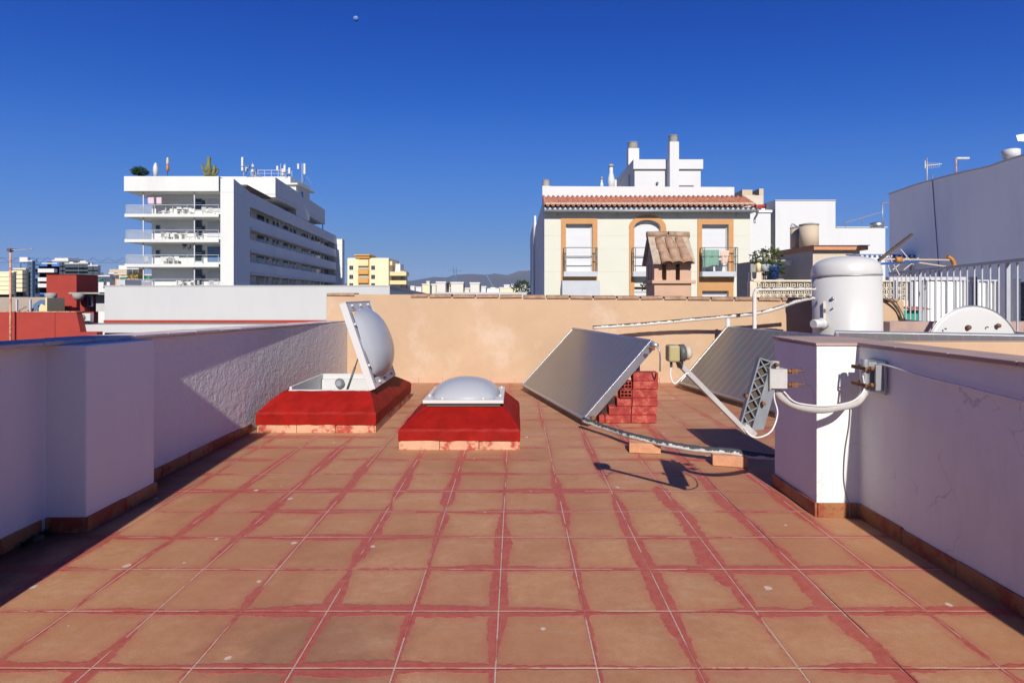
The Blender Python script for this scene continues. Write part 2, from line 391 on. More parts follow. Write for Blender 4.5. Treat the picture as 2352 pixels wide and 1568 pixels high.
    hv3 = mt('SUBTRACT', mt('ADD', .028, mt('MULTIPLY', mt('SUBTRACT', edge, .5), .05)), mt('ABSOLUTE', mt('SUBTRACT', y, mt('ADD', 2.165, mt('MULTIPLY', mt('SUBTRACT', noise(comb(x, 3., 7.), 2, 3), .5), .04)))))
    hv3 = mt('SUBTRACT', hv3, ramp(mt('ABSOLUTE', mt('SUBTRACT', x, 1.65)), .5, .7, 0, .2))
    mxv = mt('MAXIMUM', mt('MAXIMUM', bx_, by_), mt('MAXIMUM', mt('MAXIMUM', hv1, hv2), hv3))
    paint = ramp(mt('ADD', mxv, mt('MULTIPLY', mt('SUBTRACT', noise(pos, 110, 3, .7), .5), .008)), -.0035, .0035)
    soft = mt('MULTIPLY', ramp(mt('ADD', mxv, mt('MULTIPLY', mt('SUBTRACT', noise(pos, 14, 6, .7), .5), .06)), -.05, .01), .42)
    worn = mt('MULTIPLY', ramp(noise(pos, 9, 6, .7), .28, .62, .7, 1.), ramp(noise(comb(mt('MULTIPLY', x, 6.), mt('MULTIPLY', y, 6.), 4.), 9, 5, .75), .25, .5, .75, 1.))
    paint = mt('MULTIPLY', paint, worn)
    # thin wash of sealant over some tiles
    wash = mt('MULTIPLY', ramp(noise(pos, 1.1, 6, .65), .48, .72), .22)
    # faded farther away where it was walked less
    far = ramp(y, 3.0, 5.5, 0., 1.)
    # tile colour
    tn = N(t, 'ShaderNodeTexWhiteNoise', noise_dimensions='2D'); L.new(comb(cx, cy), tn.inputs['Vector'])
    tv = tn.outputs['Value']
    mot = noise(pos, 4.5, 8, .62); mot2 = noise(pos, 28, 6, .7); mot3 = noise(pos, 190, 3, .7)
    smear = noise(comb(mt('MULTIPLY', x, 2.2), mt('MULTIPLY', y, 7), 0.), 2.2, 7, .62)
    tc = mix(ramp(mot, .3, .7), (.53,.265,.118), (.63,.355,.185))
    tc = mix(mt('MULTIPLY', tv, .5), tc, (.60,.33,.15))
    tn2 = N(t, 'ShaderNodeTexWhiteNoise', noise_dimensions='3D'); L.new(comb(cx, cy, 4.), tn2.inputs['Vector'])
    tc = mix(mt('MULTIPLY', tn2.outputs['Value'], .38), tc, (.42,.165,.10))
    tc = mix(mt('MULTIPLY', ramp(smear, .48, .72), .5), tc, (.60,.40,.25))
    tc = mix(mt('MULTIPLY', ramp(mot2, .35, .70), .42), tc, (.43,.19,.08))
    tc = mix(mt('MULTIPLY', ramp(mot3, .4, .75), .42), tc, (.24,.11,.06))
    tc = mix(mt('MULTIPLY', far, .35), tc, (.52,.30,.19))
    broad = noise(pos, .9, 4, .6)
    tc = mix(mt('MULTIPLY', ramp(broad, .38, .62), .55), tc, (.40,.175,.085))
    tc = mix(mt('MULTIPLY', ramp(noise(comb(x, y, 8.), 1.6, 6, .65), .52, .7), .35), tc, (.30,.125,.05))
    tc = mix(wash, tc, (.40,.085,.06))
    tc = mix(soft, tc, (.44,.135,.09))
    # grey shadow painted on the tiles and damp dark dirt beside the left parapet
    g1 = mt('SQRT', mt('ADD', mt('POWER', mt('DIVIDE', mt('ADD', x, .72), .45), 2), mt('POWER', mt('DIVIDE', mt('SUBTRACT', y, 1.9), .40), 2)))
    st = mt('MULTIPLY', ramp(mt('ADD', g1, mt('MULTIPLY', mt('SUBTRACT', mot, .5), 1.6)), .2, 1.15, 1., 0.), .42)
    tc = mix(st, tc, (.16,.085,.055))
    base = mix(grout, tc, (.58,.42,.31))
    pc = mix(ramp(mot2, .3, .7), (.40,.072,.052), (.49,.12,.085))
    pc = mix(mt('MULTIPLY', ramp(drag, .55, .75), .35), pc, (.56,.22,.15))
    base = mix(mt('MULTIPLY', paint, ramp(y, 3.4, 6.5, .95, .80)), base, pc)
    # grout scraped clean again along many joints, dark open crack on one
    keep = ramp(noise(comb(mt('MULTIPLY_ADD', kx, 3.3, x), mt('MULTIPLY_ADD', ky, 5.1, y), 2.), 2.4, 3), .44, .50)
    base = mix(mt('MULTIPLY', mt('MULTIPLY', grout, keep), .85), base, (.62,.46,.35))
    crk = mt('MULTIPLY', mt('LESS_THAN', mt('ABSOLUTE', mt('SUBTRACT', x, mt('MULTIPLY_ADD', mt('SUBTRACT', noise(comb(0., y, 0.), 6, 3), .5), .012, 1.263))), .0022), ramp(noise(comb(0., y, 5.), 2.2, 2), .44, .5))
    base = mix(crk, base, (.03,.012,.01))
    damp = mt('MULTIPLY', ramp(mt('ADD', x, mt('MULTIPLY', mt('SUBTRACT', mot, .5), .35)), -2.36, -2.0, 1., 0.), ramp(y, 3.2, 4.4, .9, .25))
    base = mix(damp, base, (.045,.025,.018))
    # droppings and paint specks
    vo = N(t, 'ShaderNodeTexVoronoi', feature='F1'); vo.inputs['Scale'].default_value = 7.5; vo.inputs['Randomness'].default_value = 1
    dn = N(t, 'ShaderNodeVectorMath', operation='MULTIPLY_ADD')
    nz = N(t, 'ShaderNodeTexNoise'); nz.inputs['Scale'].default_value = 25; L.new(pos, nz.inputs['Vector']); L.new(nz.outputs['Color'], dn.inputs[0]); dn.inputs[1].default_value = (.03,.03,0); L.new(pos, dn.inputs[2])
    L.new(dn.outputs[0], vo.inputs['Vector'])
    sc_ = N(t, 'ShaderNodeSeparateColor'); L.new(vo.outputs['Color'], sc_.inputs[0])
    sz = ramp(sc_.outputs[0], .60, 1., .0, .12)
    spk = mt('LESS_THAN', vo.outputs['Distance'], sz)
    base = mix(mt('MULTIPLY', spk, .75), base, (.66,.60,.50))
    vo2 = N(t, 'ShaderNodeTexVoronoi', feature='F1'); vo2.inputs['Scale'].default_value = 3.1; L.new(dn.outputs[0], vo2.inputs['Vector'])
    s2 = N(t, 'ShaderNodeSeparateColor'); L.new(vo2.outputs['Color'], s2.inputs[0])
    spk2 = mt('LESS_THAN', vo2.outputs['Distance'], ramp(s2.outputs[1], .74, 1., 0., .075))
    base = mix(mt('MULTIPLY', spk2, .9), base, (.74,.70,.62))
    base = mix(.13, base, (0,0,0))
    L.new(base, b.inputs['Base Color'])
    L.new(mix(paint, (.62,.62,.62), (.5,.5,.5)), b.inputs['Roughness'])
    b.inputs['Specular IOR Level'].default_value = .3
    # relief: grout below the tile, paint film above it, gentle unevenness
    h = mt('MULTIPLY', mt('MINIMUM', adx, ady), 1.)
    h = ramp(h, .0015, .006, 0., 1.)
    h = mt('ADD', mt('MULTIPLY', h, .8), mt('MULTIPLY', paint, .35))
    h = mt('ADD', h, mt('MULTIPLY', mot2, .35)); h = mt('ADD', h, mt('MULTIPLY', mot3, .12)); h = mt('ADD', h, mt('MULTIPLY', tv, .25))
    bu = N(t, 'ShaderNodeBump'); bu.inputs['Distance'].default_value = .0028; L.new(h, bu.inputs['Height']); L.new(bu.outputs[0], b.inputs['Normal'])
    M['terrace_tiles'] = m
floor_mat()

# solar glass with faint absorber stripes running up the slope (per-panel UV-free: uses object coords)
def panel_mat(name, stripes):
    m = bpy.data.materials.new(name); m.use_nodes = True; t = m.node_tree; L = t.links; b = t.nodes['Principled BSDF']
    tc = N(t, 'ShaderNodeTexCoord'); sp = N(t, 'ShaderNodeSeparateXYZ'); L.new(tc.outputs['Object'], sp.inputs[0])
    mu = N(t, 'ShaderNodeMath', operation='MULTIPLY'); L.new(sp.outputs['X'], mu.inputs[0]); mu.inputs[1].default_value = 1/.118
    fr = N(t, 'ShaderNodeMath', operation='FRACT'); L.new(mu.outputs[0], fr.inputs[0])
    a = N(t, 'ShaderNodeMapRange', interpolation_type='SMOOTHSTEP'); a.inputs['From Min'].default_value = .84; a.inputs['From Max'].default_value = .93; L.new(fr.outputs[0], a.inputs['Value'])
    n = N(t, 'ShaderNodeTexNoise'); n.inputs['Scale'].default_value = 5; n.inputs['Detail'].default_value = 6; L.new(tc.outputs['Object'], n.inputs['Vector'])
    mx = N(t, 'ShaderNodeMix', data_type='RGBA'); k = N(t, 'ShaderNodeMath', operation='MULTIPLY'); L.new(a.outputs[0], k.inputs[0]); k.inputs[1].default_value = stripes; L.new(k.outputs[0], mx.inputs['Factor'])
    mx.inputs['A'].default_value = (.150,.134,.120,1); mx.inputs['B'].default_value = (.27,.25,.23,1)
    m2 = N(t, 'ShaderNodeMix', data_type='RGBA', blend_type='MULTIPLY'); m2.inputs['Factor'].default_value = .35; L.new(mx.outputs['Result'], m2.inputs['A']); L.new(n.outputs['Color'], m2.inputs['B'])
    L.new(m2.outputs['Result'], b.inputs['Base Color'])
    b.inputs['Roughness'].default_value = .38; b.inputs['Specular IOR Level'].default_value = .9; b.inputs['Coat Weight'].default_value = .6; b.inputs['Coat Roughness'].default_value = .16
    M[name] = m
panel_mat('collector_glass', .22); panel_mat('collector_striped', .75)
def child_local(mb, name, m, root, bevel=0, label=None):
    o = mb.build(name, m, None, bevel=bevel, label=label); o.parent = root; return o

# ================================================================== THE TERRACE
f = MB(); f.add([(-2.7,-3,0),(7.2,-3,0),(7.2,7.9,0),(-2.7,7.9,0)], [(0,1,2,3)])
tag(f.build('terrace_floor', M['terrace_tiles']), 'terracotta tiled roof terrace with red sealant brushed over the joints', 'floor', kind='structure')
# building body carrying the terrace, below the floor
f = MB(); f.box(-2.62, 7.1, -2.9, 7.9, -12, -.05)
tag(f.build('house_body', M['peach']), 'peach rendered house that carries the tiled roof terrace', 'building')
# street level, out to the horizon
f = MB(); f.add([(-8500,-3000,-12),(8500,-3000,-12),(8500,10300,-12),(-8500,10300,-12)], [(0,1,2,3)])
tag(f.build('ground', M['asphalt']), 'grey ground of the town far below the roofs', 'ground', kind='structure')

# ---------------- left parapet: wall with a pillar that steps forward
LW = -2.345
def lz(y): return 1.035 - .0258 * y
def wall_poly(pts, ztop, zbot=-.02):
    """plan polygon (ccw) with a top that slopes with y"""
    mb = MB(); n = len(pts)
    a = [(x, y, zbot) for x, y in pts]; b = [(x, y, ztop(y)) for x, y in pts]
    mb.add(a + b, [list(range(n))[::-1], list(range(n, 2*n))] + [(i, (i+1) % n, n + (i+1) % n, n + i) for i in range(n)])
    return mb
lw = thing('parapet_wall', (LW, 4.0, 0), 'white plastered parapet along the left side with a shallow pillar and terracotta coping', 'parapet')
wall_poly([(-2.60,-2.5),(-2.42,-2.5),(-2.42,2.885),(-2.205,2.885),(-2.205,3.43),(-2.375,3.43),(-2.322,7.75),(-2.60,7.75)], lz).build('wall', M['rough_plaster'], lw, bevel=.008)
cp = MB()
def coping(mb, x0, x1, ya, yb, zt, th=.022):
    y = ya
    while y < yb - .01:
        y2 = min(y + .33, yb); g = .0025; dz = random.uniform(-.002, .002)
        mb.hexa([(x0,y+g,zt(y)+.002),(x1,y+g,zt(y)+.002),(x1,y2-g,zt(y2)+.002),(x0,y2-g,zt(y2)+.002)],
                [(x0,y+g,zt(y)+th+dz),(x1,y+g,zt(y)+th+dz),(x1,y2-g,zt(y2)+th+dz),(x0,y2-g,zt(y2)+th+dz)])
        y = y2
coping(cp, -2.61, -2.332, -2.5, 7.75, lz)
cp.build('coping', M['coping_pale'], lw, bevel=.003)
def skirt(mb, a, b, nrm, h=.075, th=.012, L=.33, drop=None):
    """row of skirting tiles from a to b (plan points); nrm = outward direction"""
    a = Vector((*a, 0)); b = Vector((*b, 0)); d = b - a; n = max(1, round(d.length / L)); u = d / n; nv = Vector((*nrm, 0)) * th
    for i in range(n):
        if drop and i in drop: continue
        p = a + u*i + u.normalized()*.002; q = a + u*(i+1) - u.normalized()*.002; hh = h + random.uniform(-.004, .004)
        mb.hexa([p + nv, q + nv, q - nv*.2, p - nv*.2], [x + Vector((0,0,hh)) for x in (p + nv, q + nv, q - nv*.2, p - nv*.2)])
sk = MB()
skirt(sk, (-2.42,-.5), (-2.42,2.86), (1,0)); skirt(sk, (-2.41,2.885), (-2.205,2.885), (0,-1)); skirt(sk, (-2.205,2.88), (-2.205,3.44), (1,0)); skirt(sk, (-2.374,3.44), (-2.355,5.0), (1,0))
sk.build('skirting', M['skirt_tile'], lw, bevel=.002)

# ---------------- right parapet: wall, end pillar, sloping coping
rw = thing('parapet_wall', (2.0, 3.1, 0), 'white plastered parapet on the right with a square end pillar and crackled paint', 'parapet')
RWX = 1.885
def rz(y): return .975 - .0125 * y
wall_poly([(1.655,3.085),(RWX,3.085),(1.925,2.1),(1.96,-2.5),(2.16,-2.5),(2.10,3.60),(1.66,3.60)], rz).build('wall', M['crack_plaster'], rw, bevel=.006)
cp = MB()
y = -2.5
while y < 3.05:
    y2 = min(y + .33, 3.085)
    xa = lambda q: 1.875 + (3.085 - q) * .0165
    xb = lambda q: 2.10 + (3.6 - q) * .0098
    cp.hexa([(xa(y),y+.002,rz(y)+.002),(xb(y),y+.002,rz(y)+.002),(xb(y2),y2-.002,rz(y2)+.002),(xa(y2),y2-.002,rz(y2)+.002)],
            [(xa(y),y+.002,rz(y)+.02),(xb(y),y+.002,rz(y)+.02),(xb(y2),y2-.002,rz(y2)+.02),(xa(y2),y2-.002,rz(y2)+.02)]); y = y2
for k in range(2):
    y0 = 3.085 + .258*k; cp.box(1.648, 2.108, y0 - (.006 if k == 0 else -.002), y0 + .255, rz(3.3) + .004, rz(3.3) + .02)
cp.build('coping', M['coping_tile'], rw, bevel=.003)
sk = MB()
skirt(sk, (RWX+.0,3.07), (1.925,2.1), (-1,0)); skirt(sk, (1.925,2.09), (1.95,-.5), (-1,0), L=.33, drop=(1,))
skirt(sk, (1.655,3.085), (1.875,3.085), (0,-1), L=.3); skirt(sk, (1.655,3.60), (1.655,3.08), (-1,0))
sk.build('skirting', M['skirt_tile'], rw, bevel=.002)

# ---------------- back wall with tile capping
bw = thing('garden_wall', (1.0, 7.75, 0), 'peach rendered wall closing the far side of the terrace, capped with clay tiles', 'wall')
b = MB(); b.poly([(-2.61,7.75,-.02),(5.36,7.75,-.02),(5.36,7.75,1.13),(3.9,7.75,1.145),(-1.2,7.75,1.19),(-1.2,7.75,1.215),(-2.61,7.75,1.225)], (0,.2,0))
b.build('wall', M['peach'], bw, bevel=.008)
cp = MB(); x = -1.45; i = 0
while x < 5.2:
    w = .318; zt = 1.197 - .0098 * (x + 1.2); tl = random.uniform(-.006, .006)
    if i == 0: w = .25
    cp.hexa([(x+.008,7.728,zt-.018),(x+w-.008,7.728,zt-.018+tl),(x+w-.008,7.97,zt-.018+tl),(x+.008,7.97,zt-.018)],
            [(x+.008,7.728,zt+.022),(x+w-.008,7.728,zt+.022+tl),(x+w-.008,7.97,zt+.03+tl),(x+.008,7.97,zt+.03)])
    x += w + .006; i += 1
cp.hexa([(-2.6,7.73,1.205),(-2.22,7.73,1.2),(-2.22,7.97,1.2),(-2.6,7.97,1.205)], [(-2.6,7.73,1.238),(-2.22,7.73,1.235),(-2.22,7.97,1.24),(-2.6,7.97,1.24)])
cp.build('capping', M['clay'], bw, bevel=.004)
mo = MB(); mo.box(-2.605, 5.35, 7.745, 7.955, 1.1, 1.115)
sk = MB(); skirt(sk, (-2.33,7.75), (5.3,7.75), (0,-1)); sk.build('skirting', M['peach_chimney'], bw, bevel=.002)

# low pipe-side wall block to the right of the solar yard
lo = thing('low_wall', (4.6, 4.55, 0), 'low peach rendered wall with cracks under the rightmost solar collector', 'wall')
MB().box(2.9, 6.6, 4.3, 4.45, -.02, .855).build('wall', M['peach'], lo, bevel=.01)
gp = thing('low_wall', (5.2, 7.0, 0), 'low brownish grey parapet behind the rusty satellite dish', 'wall')
MB().box(4.60, 7.0, 6.9, 7.06, -.02, .885).build('wall', M['coping_tile'], gp, bevel=.008)

# stair tower at the near left corner, outside the frame; it shades the left of the terrace
st = thing('stair_tower', (-2.6, -.2, 0), 'white stair tower on the roof at the near left corner', 'building')
MB().box(-4.4, -1.955, -2.4, 1.34, -.01, 2.19).build('wall', M['near_white'], st)
MB().box(-4.5, -1.935, -2.5, 1.38, 2.193, 2.25).build('roof', M['coping_tile'], st)

# ================================================================== SKYLIGHTS
def curb(root, x0, x1, y0, y1, ix0, ix1, iy0, iy1, zv, zt, skirt_h=.07):
    """painted kerb: vertical skirt, vertical band, chamfer up to the rim; open in the middle"""
    mb = MB(); ring = lambda a, b_, c, d, z, j=0: [(a, c, z), (b_, c, z), (b_, d, z), (a, d, z)]
    n = 14
    def loop(a, b_, c, d, z, jit):
        pts = []
        cs = [(a,c),(b_,c),(b_,d),(a,d)]
        for k in range(4):
            p, q = cs[k], cs[(k+1)%4]
            for i in range(n):
                t = i/n; pts.append((p[0]+(q[0]-p[0])*t + random.uniform(-jit,jit), p[1]+(q[1]-p[1])*t + random.uniform(-jit,jit), z + random.uniform(-jit,jit)))
        return pts
    o = .016
    loops = [loop(x0,x1,y0,y1,skirt_h-.004,0), loop(x0-o,x1+o,y0-o,y1+o,skirt_h+.002,.003), loop(x0-o,x1+o,y0-o,y1+o,zv-.02,.003), loop(x0-o+.008,x1+o-.008,y0-o+.008,y1+o-.008,zv,.004),
             loop((x0+ix0)/2-.01,(x1+ix1)/2+.01,(y0+iy0)/2-.01,(y1+iy1)/2+.01,(zv+zt)/2,.004), loop(ix0,ix1,iy0,iy1,zt,.004), loop(ix0+.05,ix1-.05,iy0+.05,iy1-.05,zt,.001), loop(ix0+.05,ix1-.05,iy0+.05,iy1-.05,.0,0)]
    m = 4*n; vs = [p for l in loops for p in l]; fs = []
    for i in range(len(loops)-1):
        for k in range(m): fs.append((i*m+k, i*m+(k+1)%m, (i+1)*m+(k+1)%m, (i+1)*m+k))
    mb.add(vs, fs, False)
    mb.build('kerb', M['red_paint'], root)
    s = MB(); h = skirt_h
    skirt(s, (x0,y0), (x1,y0), (0,-1), h, .012, .34); skirt(s, (x1,y0), (x1,y1), (1,0), h, .012, .34); skirt(s, (x0,y1), (x0,y0), (-1,0), h, .012, .34); skirt(s, (x1,y1), (x0,y1), (0,1), h, .012, .34)
    s.build('skirting', M['skirt_pale'], root, bevel=.002)
def dome_mesh(w, d, h, n=28, p=2.6):
    """pillow dome over a w x d rectangle centred at the origin"""
    vs = []; fs = []
    for j in range(n+1):
        for i in range(n+1):
            a = i/n*2-1; b_ = j/n*2-1
            # squircle-ish footprint: corners pulled in
            x = a*math.sqrt(1-.30*b_*b_); y = b_*math.sqrt(1-.30*a*a)
            e = max(0, 1-abs(a)**2.2)*max(0, 1-abs(b_)**2.2)
            vs.append((x*w/2, y*d/2, h*e**.62))
    for j in range(n):
        for i in range(n): fs.append((j*(n+1)+i, j*(n+1)+i+1, (j+1)*(n+1)+i+1, (j+1)*(n+1)+i))
    return vs, fs
def bolt(mb, c, r=.011, h=.016, Mx=None):
    mb.lathe([(r*1.0,0),(r,h*.6),(r*.6,h)], c, 10, Mx)
# closed skylight
s2 = thing('skylight', (-.435, 4.95, 0), 'closed roof skylight with frosted dome on a red painted kerb', 'skylight')
curb(s2, -.905, .022, 4.42, 5.52, -.735, -.105, 4.68, 5.34, .165, .30)
fr = MB(); z0 = .322; fx0, fx1, fy0, fy1 = -.765, -.098, 4.62, 5.32; fw = .075
fr.box(fx0, fx1, fy0, fy0+fw, z0, z0+.028); fr.box(fx0, fx1, fy1-fw, fy1, z0, z0+.028); fr.box(fx0, fx0+fw, fy0+fw, fy1-fw, z0, z0+.028); fr.box(fx1-fw, fx1, fy0+fw, fy1-fw, z0, z0+.028)
frame = fr.build('frame', M['tank_enamel'], s2, bevel=.004)
g = MB(); g.box(fx0+.03, fx1-.03, fy0+.03, fy0+.05, .295, z0); g.box(fx0+.03, fx1-.03, fy1-.05, fy1-.03, .295, z0); g.box(fx0+.03, fx0+.05, fy0+.05, fy1-.05, .295, z0); g.box(fx1-.05, fx1-.03, fy0+.05, fy1-.05, .295, z0)
g.build('seal', M['plastic_grey'], s2)
vs, fs = dome_mesh(.60, .62, .145)
dm = MB(); dm.add([(x-.4315, y+4.97, z+z0+.026) for x, y, z in vs], fs, True); dm.build('dome', M['frost_dome'], s2)
for (bx_, by_) in [(fx0+.035,fy0+.16),(fx1-.03,fy0+.16),(fx0+.16,fy0+.035),(fx1-.17,fy0+.035),(fx0+.035,fy1-.16),(fx1-.03,fy1-.12),(fx1-.16,fy1-.03),(fx0+.2,fy1-.03)]:
    q = MB(); bolt(q, (bx_, by_, z0+.027), .013, .022); q.build('bolt', M['pvc_white'], s2)

# open skylight
s1 = thing('skylight', (-1.8, 5.5, 0), 'open roof skylight, its frosted dome lid tipped up, beside the left parapet', 'skylight')
curb(s1, -2.27, -1.245, 4.96, 6.60, -2.13, -1.33, 5.14, 6.12, .185, .335)
g = MB(); zi0, zi1 = .05, .368; a0, a1, c0, c1 = -2.09, -1.355, 5.17, 6.06
g.box(a0, a1, c0, c0+.022, zi0, .343); g.box(a0, a1, c1-.022, c1, zi0, zi1); g.box(a0, a0+.022, c0+.022, c1-.022, zi0, zi1); g.box(a1-.022, a1, c0+.022, c1-.022, zi0, zi1-.01)
g.box(a0+.03, a1-.03, c1-.085, c1-.03, .20, .315)
g.build('inner_frame', M['pvc_white'], s1, bevel=.003)
g = MB(); g.box(a0+.02, a1-.02, c0+.02, c1-.02, .0, .045); g.build('shaft', M['shutter'], s1)
q = MB(); q.lathe([(.045,0),(.05,.02),(.03,.035),(.03,.06)], (-1.86, c1-.10, .285), 18, Matrix.Rotation(R(90), 4, 'X')); q.build('opener', M['galv'], s1)
# lid: hinge axis along Y at x = -1.34, z = .37 ; lid plane leans left
ang = R(109)                                       # direction of the lid from +X
ux = Vector((math.cos(ang), 0, math.sin(ang))); un = Vector((math.sin(ang), 0, -math.cos(ang)))   # un = outer side (right/up)
hinge = Vector((-1.315, 0, .345))
def lid(u, y, n): return tuple(hinge + ux*u + Vector((0, y, 0)) + un*n)
LL = .835; ly0, ly1 = 5.15, 6.02
mb = MB(tf=lid); w = .085; th = .03
mb.box(0, LL, ly0, ly0+w, 0, th); mb.box(0, LL, ly1-w, ly1, 0, th); mb.box(0, w, ly0+w, ly1-w, 0, th); mb.box(LL-w, LL, ly0+w, ly1-w, 0, th)
mb.box(0, LL, ly0-.008, ly0, -.03, th+.004); mb.box(0, LL, ly1, ly1+.008, -.03, th+.004); mb.box(LL, LL+.008, ly0-.008, ly1+.008, -.03, th+.004)
lf = mb.build('lid_frame', M['pvc_white'], s1, bevel=.003)
vs, fs = dome_mesh(LL-.13, ly1-ly0-.13, .18, p=2)
mb = MB(tf=lid); mb.add([(x+LL/2, y+(ly0+ly1)/2, z+th-.002) for x, y, z in vs], fs, True); mb.build('dome', M['frost_dome'], s1)
Rm = Matrix.Rotation(-(PI/2-ang) , 4, 'Y')
for u, y in [(.04,ly0+.2),(.04,ly1-.15),(.04,(ly0+ly1)/2),(LL-.035,ly0+.15),(LL-.035,(ly0+ly1)/2),(LL-.035,ly1-.15),(.22,ly0+.035),(.62,ly0+.035)]:
    q = MB(); c = Vector(lid(u, y, th)); q.tube([c, c + un*.012, c + un*.02], [.014,.013,.008], 10); q.build('bolt', M['pvc_white'], s1)
q = MB(); q.bar(lid(.05, ly0+.075, th+.002), lid(LL-.1, ly0+.075, th+.002), .012, .006, up=un); q.build('seal', M['plastic_grey'], s1)
a = Vector((-1.60, 5.32, .30)); b_ = Vector(lid(.40, 5.32, -.01)); q = MB(); q.tube([a, a+(b_-a)*.55], .011, 10); q.tube([a+(b_-a)*.5, b_], .006, 8); q.build('gas_strut', M['plastic_grey'], s1)

# ================================================================== SOLAR COLLECTORS
def collector(P1, bdir, L, W, tilt, label, glass, legs=True, thick=.075):
    """P1 = lower left corner; bdir = unit plan vector along the lower edge; collector rises to the side left of bdir rotated"""
    root = thing('solar_collector', P1, label, 'solar collector', 'solar collectors on the terrace')
    bx, by = bdir
    xa = Vector((bx, by, 0)); ha = Vector((-by, bx, 0)) # horizontal direction of rise
    ya = ha * math.cos(tilt) + Vector((0,0,1)) * math.sin(tilt); za = xa.cross(ya)
    root.rotation_euler = Matrix((xa, ya, za)).transposed().to_euler()
    e = .028
    g = MB(); g.add([(e,e,.0),(L-e,e,.0),(L-e,W-e,.0),(e,W-e,.0)], [(0,1,2,3)])
    child_local(g, 'glass', M[glass], root)
    q = MB(); q.box(0,L,0,e,-thick,.006); q.box(0,L,W-e,W,-thick,.006); q.box(0,e,e,W-e,-thick,.006); q.box(L-e,L,e,W-e,-thick,.006); q.box(e,L-e,e,W-e,-thick,-thick+.006)
    child_local(q, 'frame', M['alu'], root, bevel=.003)
    for px_, py_ in ((-.05,.07),(-.05,W-.07),(L+.05,.07),(L+.05,W-.07)):
        s = -1 if px_ < 0 else 1
        q = MB(); q.tube([(px_ - s*.055,py_,-.035),(px_,py_,-.035),(px_+s*.01,py_,-.035)], .014, 12); q.tube([(px_-s*.01,py_,-.035),(px_+s*.018,py_,-.035)], .020, 6)
        child_local(q, 'pipe_fitting', M['brass'], root)
    if legs:
        for u in (.25, L-.25):
            q = MB(); top = Vector((u, W-.1, -thick)); 
            # leg goes straight down in world: local direction of -Z world
            dn = Matrix((xa, ya, za)) @ Vector((0,0,-1))
            hgt = (W-.1)*math.sin(tilt) + P1[2] - thick*math.cos(tilt)
            q.bar(top, top + dn*hgt, .03, .03, up=(1,0,0)); q.bar((u,.05,-thick-.001), (u,W-.1,-thick-.001), .03, .012, up=(0,0,1))
            child_local(q, 'leg', M['galv'], root)
    return root
bd = Vector((.549,-1.967)).normalized()
collector((.0715,7.10,.075), tuple(bd), 2.04, 1.0, R(45.5), 'flat solar collector with plain grey glass, leaning on the red brick pier', 'collector_glass')
bd2 = Vector((.25,-.968)).normalized()
collector((2.10,7.25,.075), tuple(bd2), 1.95, 1.02, R(45.5), 'flat solar collector with pale stripes in its glass, beside the white water tank', 'collector_striped')
bd3 = Vector((1.35,-.46)).normalized()
collector((3.02,5.10,.20), tuple(bd3), 1.85, .86, R(50), 'solar collector mostly hidden behind the right parapet below the satellite dish', 'collector_glass', legs=False)

# ---------------- brick pier under the first collector
def hollow_brick(mb, x0, y0, z0, L=.238, D=.112, Hh=.074, end=-1):
    """brick with six square holes running along its length"""
    w = .008; j = lambda: random.uniform(-.0015,.0015)
    mb.box(x0, x0+L, y0, y0+w, z0, z0+Hh); mb.box(x0, x0+L, y0+D-w, y0+D, z0, z0+Hh)
    mb.box(x0+.001, x0+L-.001, y0+w, y0+D-w, z0, z0+w); mb.box(x0+.001, x0+L-.001, y0+w, y0+D-w, z0+Hh-w, z0+Hh)
    mb.box(x0+.001, x0+L-.001, y0+w, y0+D-w, z0+Hh/2-w/2, z0+Hh/2+w/2)
    for k in (1, 2):
        yy = y0 + D*k/3; mb.box(x0+.002, x0+L-.002, yy-w/2, yy+w/2, z0+w, z0+Hh-w)
pier = thing('brick_pier', (1.15, 5.4, 0), 'stepped pier of hollow bricks daubed with red paint, under the plain solar collector', 'brick pier')
steps = [(.79,1.335),(.885,1.34),(.96,1.345),(1.0,1.345),(1.005,1.35),(1.108,1.352)]
for r, (xa, xb) in enumerate(steps):
    z = .004 + r*.0805; mb = MB(); x = xb
    while x > xa + .02:
        L = min(.238, x - xa)
        if L < .13 and r in (1, 2, 3, 4):            # header brick, its holes facing the terrace
            o_ = (x-.112, 5.30, z); w_ = .008; a_, b_ = o_[0], o_[0]+.108; y0_, y1_ = o_[1]-.012*(r%2), o_[1]+.12
            mb.box(a_, a_+w_, y0_, y1_, z, z+.074); mb.box(b_-w_, b_, y0_, y1_, z, z+.074); mb.box(a_+w_, b_-w_, y0_, y1_, z, z+w_); mb.box(a_+w_, b_-w_, y0_, y1_, z+.074-w_, z+.074); mb.box(a_+w_, b_-w_, y0_+.001, y1_, z+.033, z+.041)
            for q_ in (1, 2): mb.box(a_+.108*q_/3-.004, a_+.108*q_/3+.004, y0_+.002, y1_, z+w_, z+.066)
            x -= .12; continue
        hollow_brick(mb, x-L, 5.31 + (.006 if r % 2 else 0) + random.uniform(-.004,.004), z, L, .118, .074); x -= L + .008
    mb.build('brick_course', M['brick_red'], pier, bevel=.003)
for r, (xa, xb) in enumerate(steps[:-1]):
    mo = MB(); mo.box(steps[r+1][0]+.01, xb-.004, 5.318, 5.42, .078 + r*.0805, .0845 + r*.0805); mo.build('mortar', M['red_paint'], pier)
def loose(c, rz_, label, long=.235):
    t = thing('loose_brick', c, label, 'brick', 'bricks lying under the insulated pipe')
    mb = MB(); hollow_brick(mb, -long/2, -.055, 0, long); o = mb.build('brick_body', M['brick_raw'], None, bevel=.002); o.parent = t
    t.rotation_euler = (0, 0, rz_)
loose((1.0, 4.36, .004), R(-8)+PI, 'orange hollow brick lying in the sun, propping the middle of the insulated pipe')
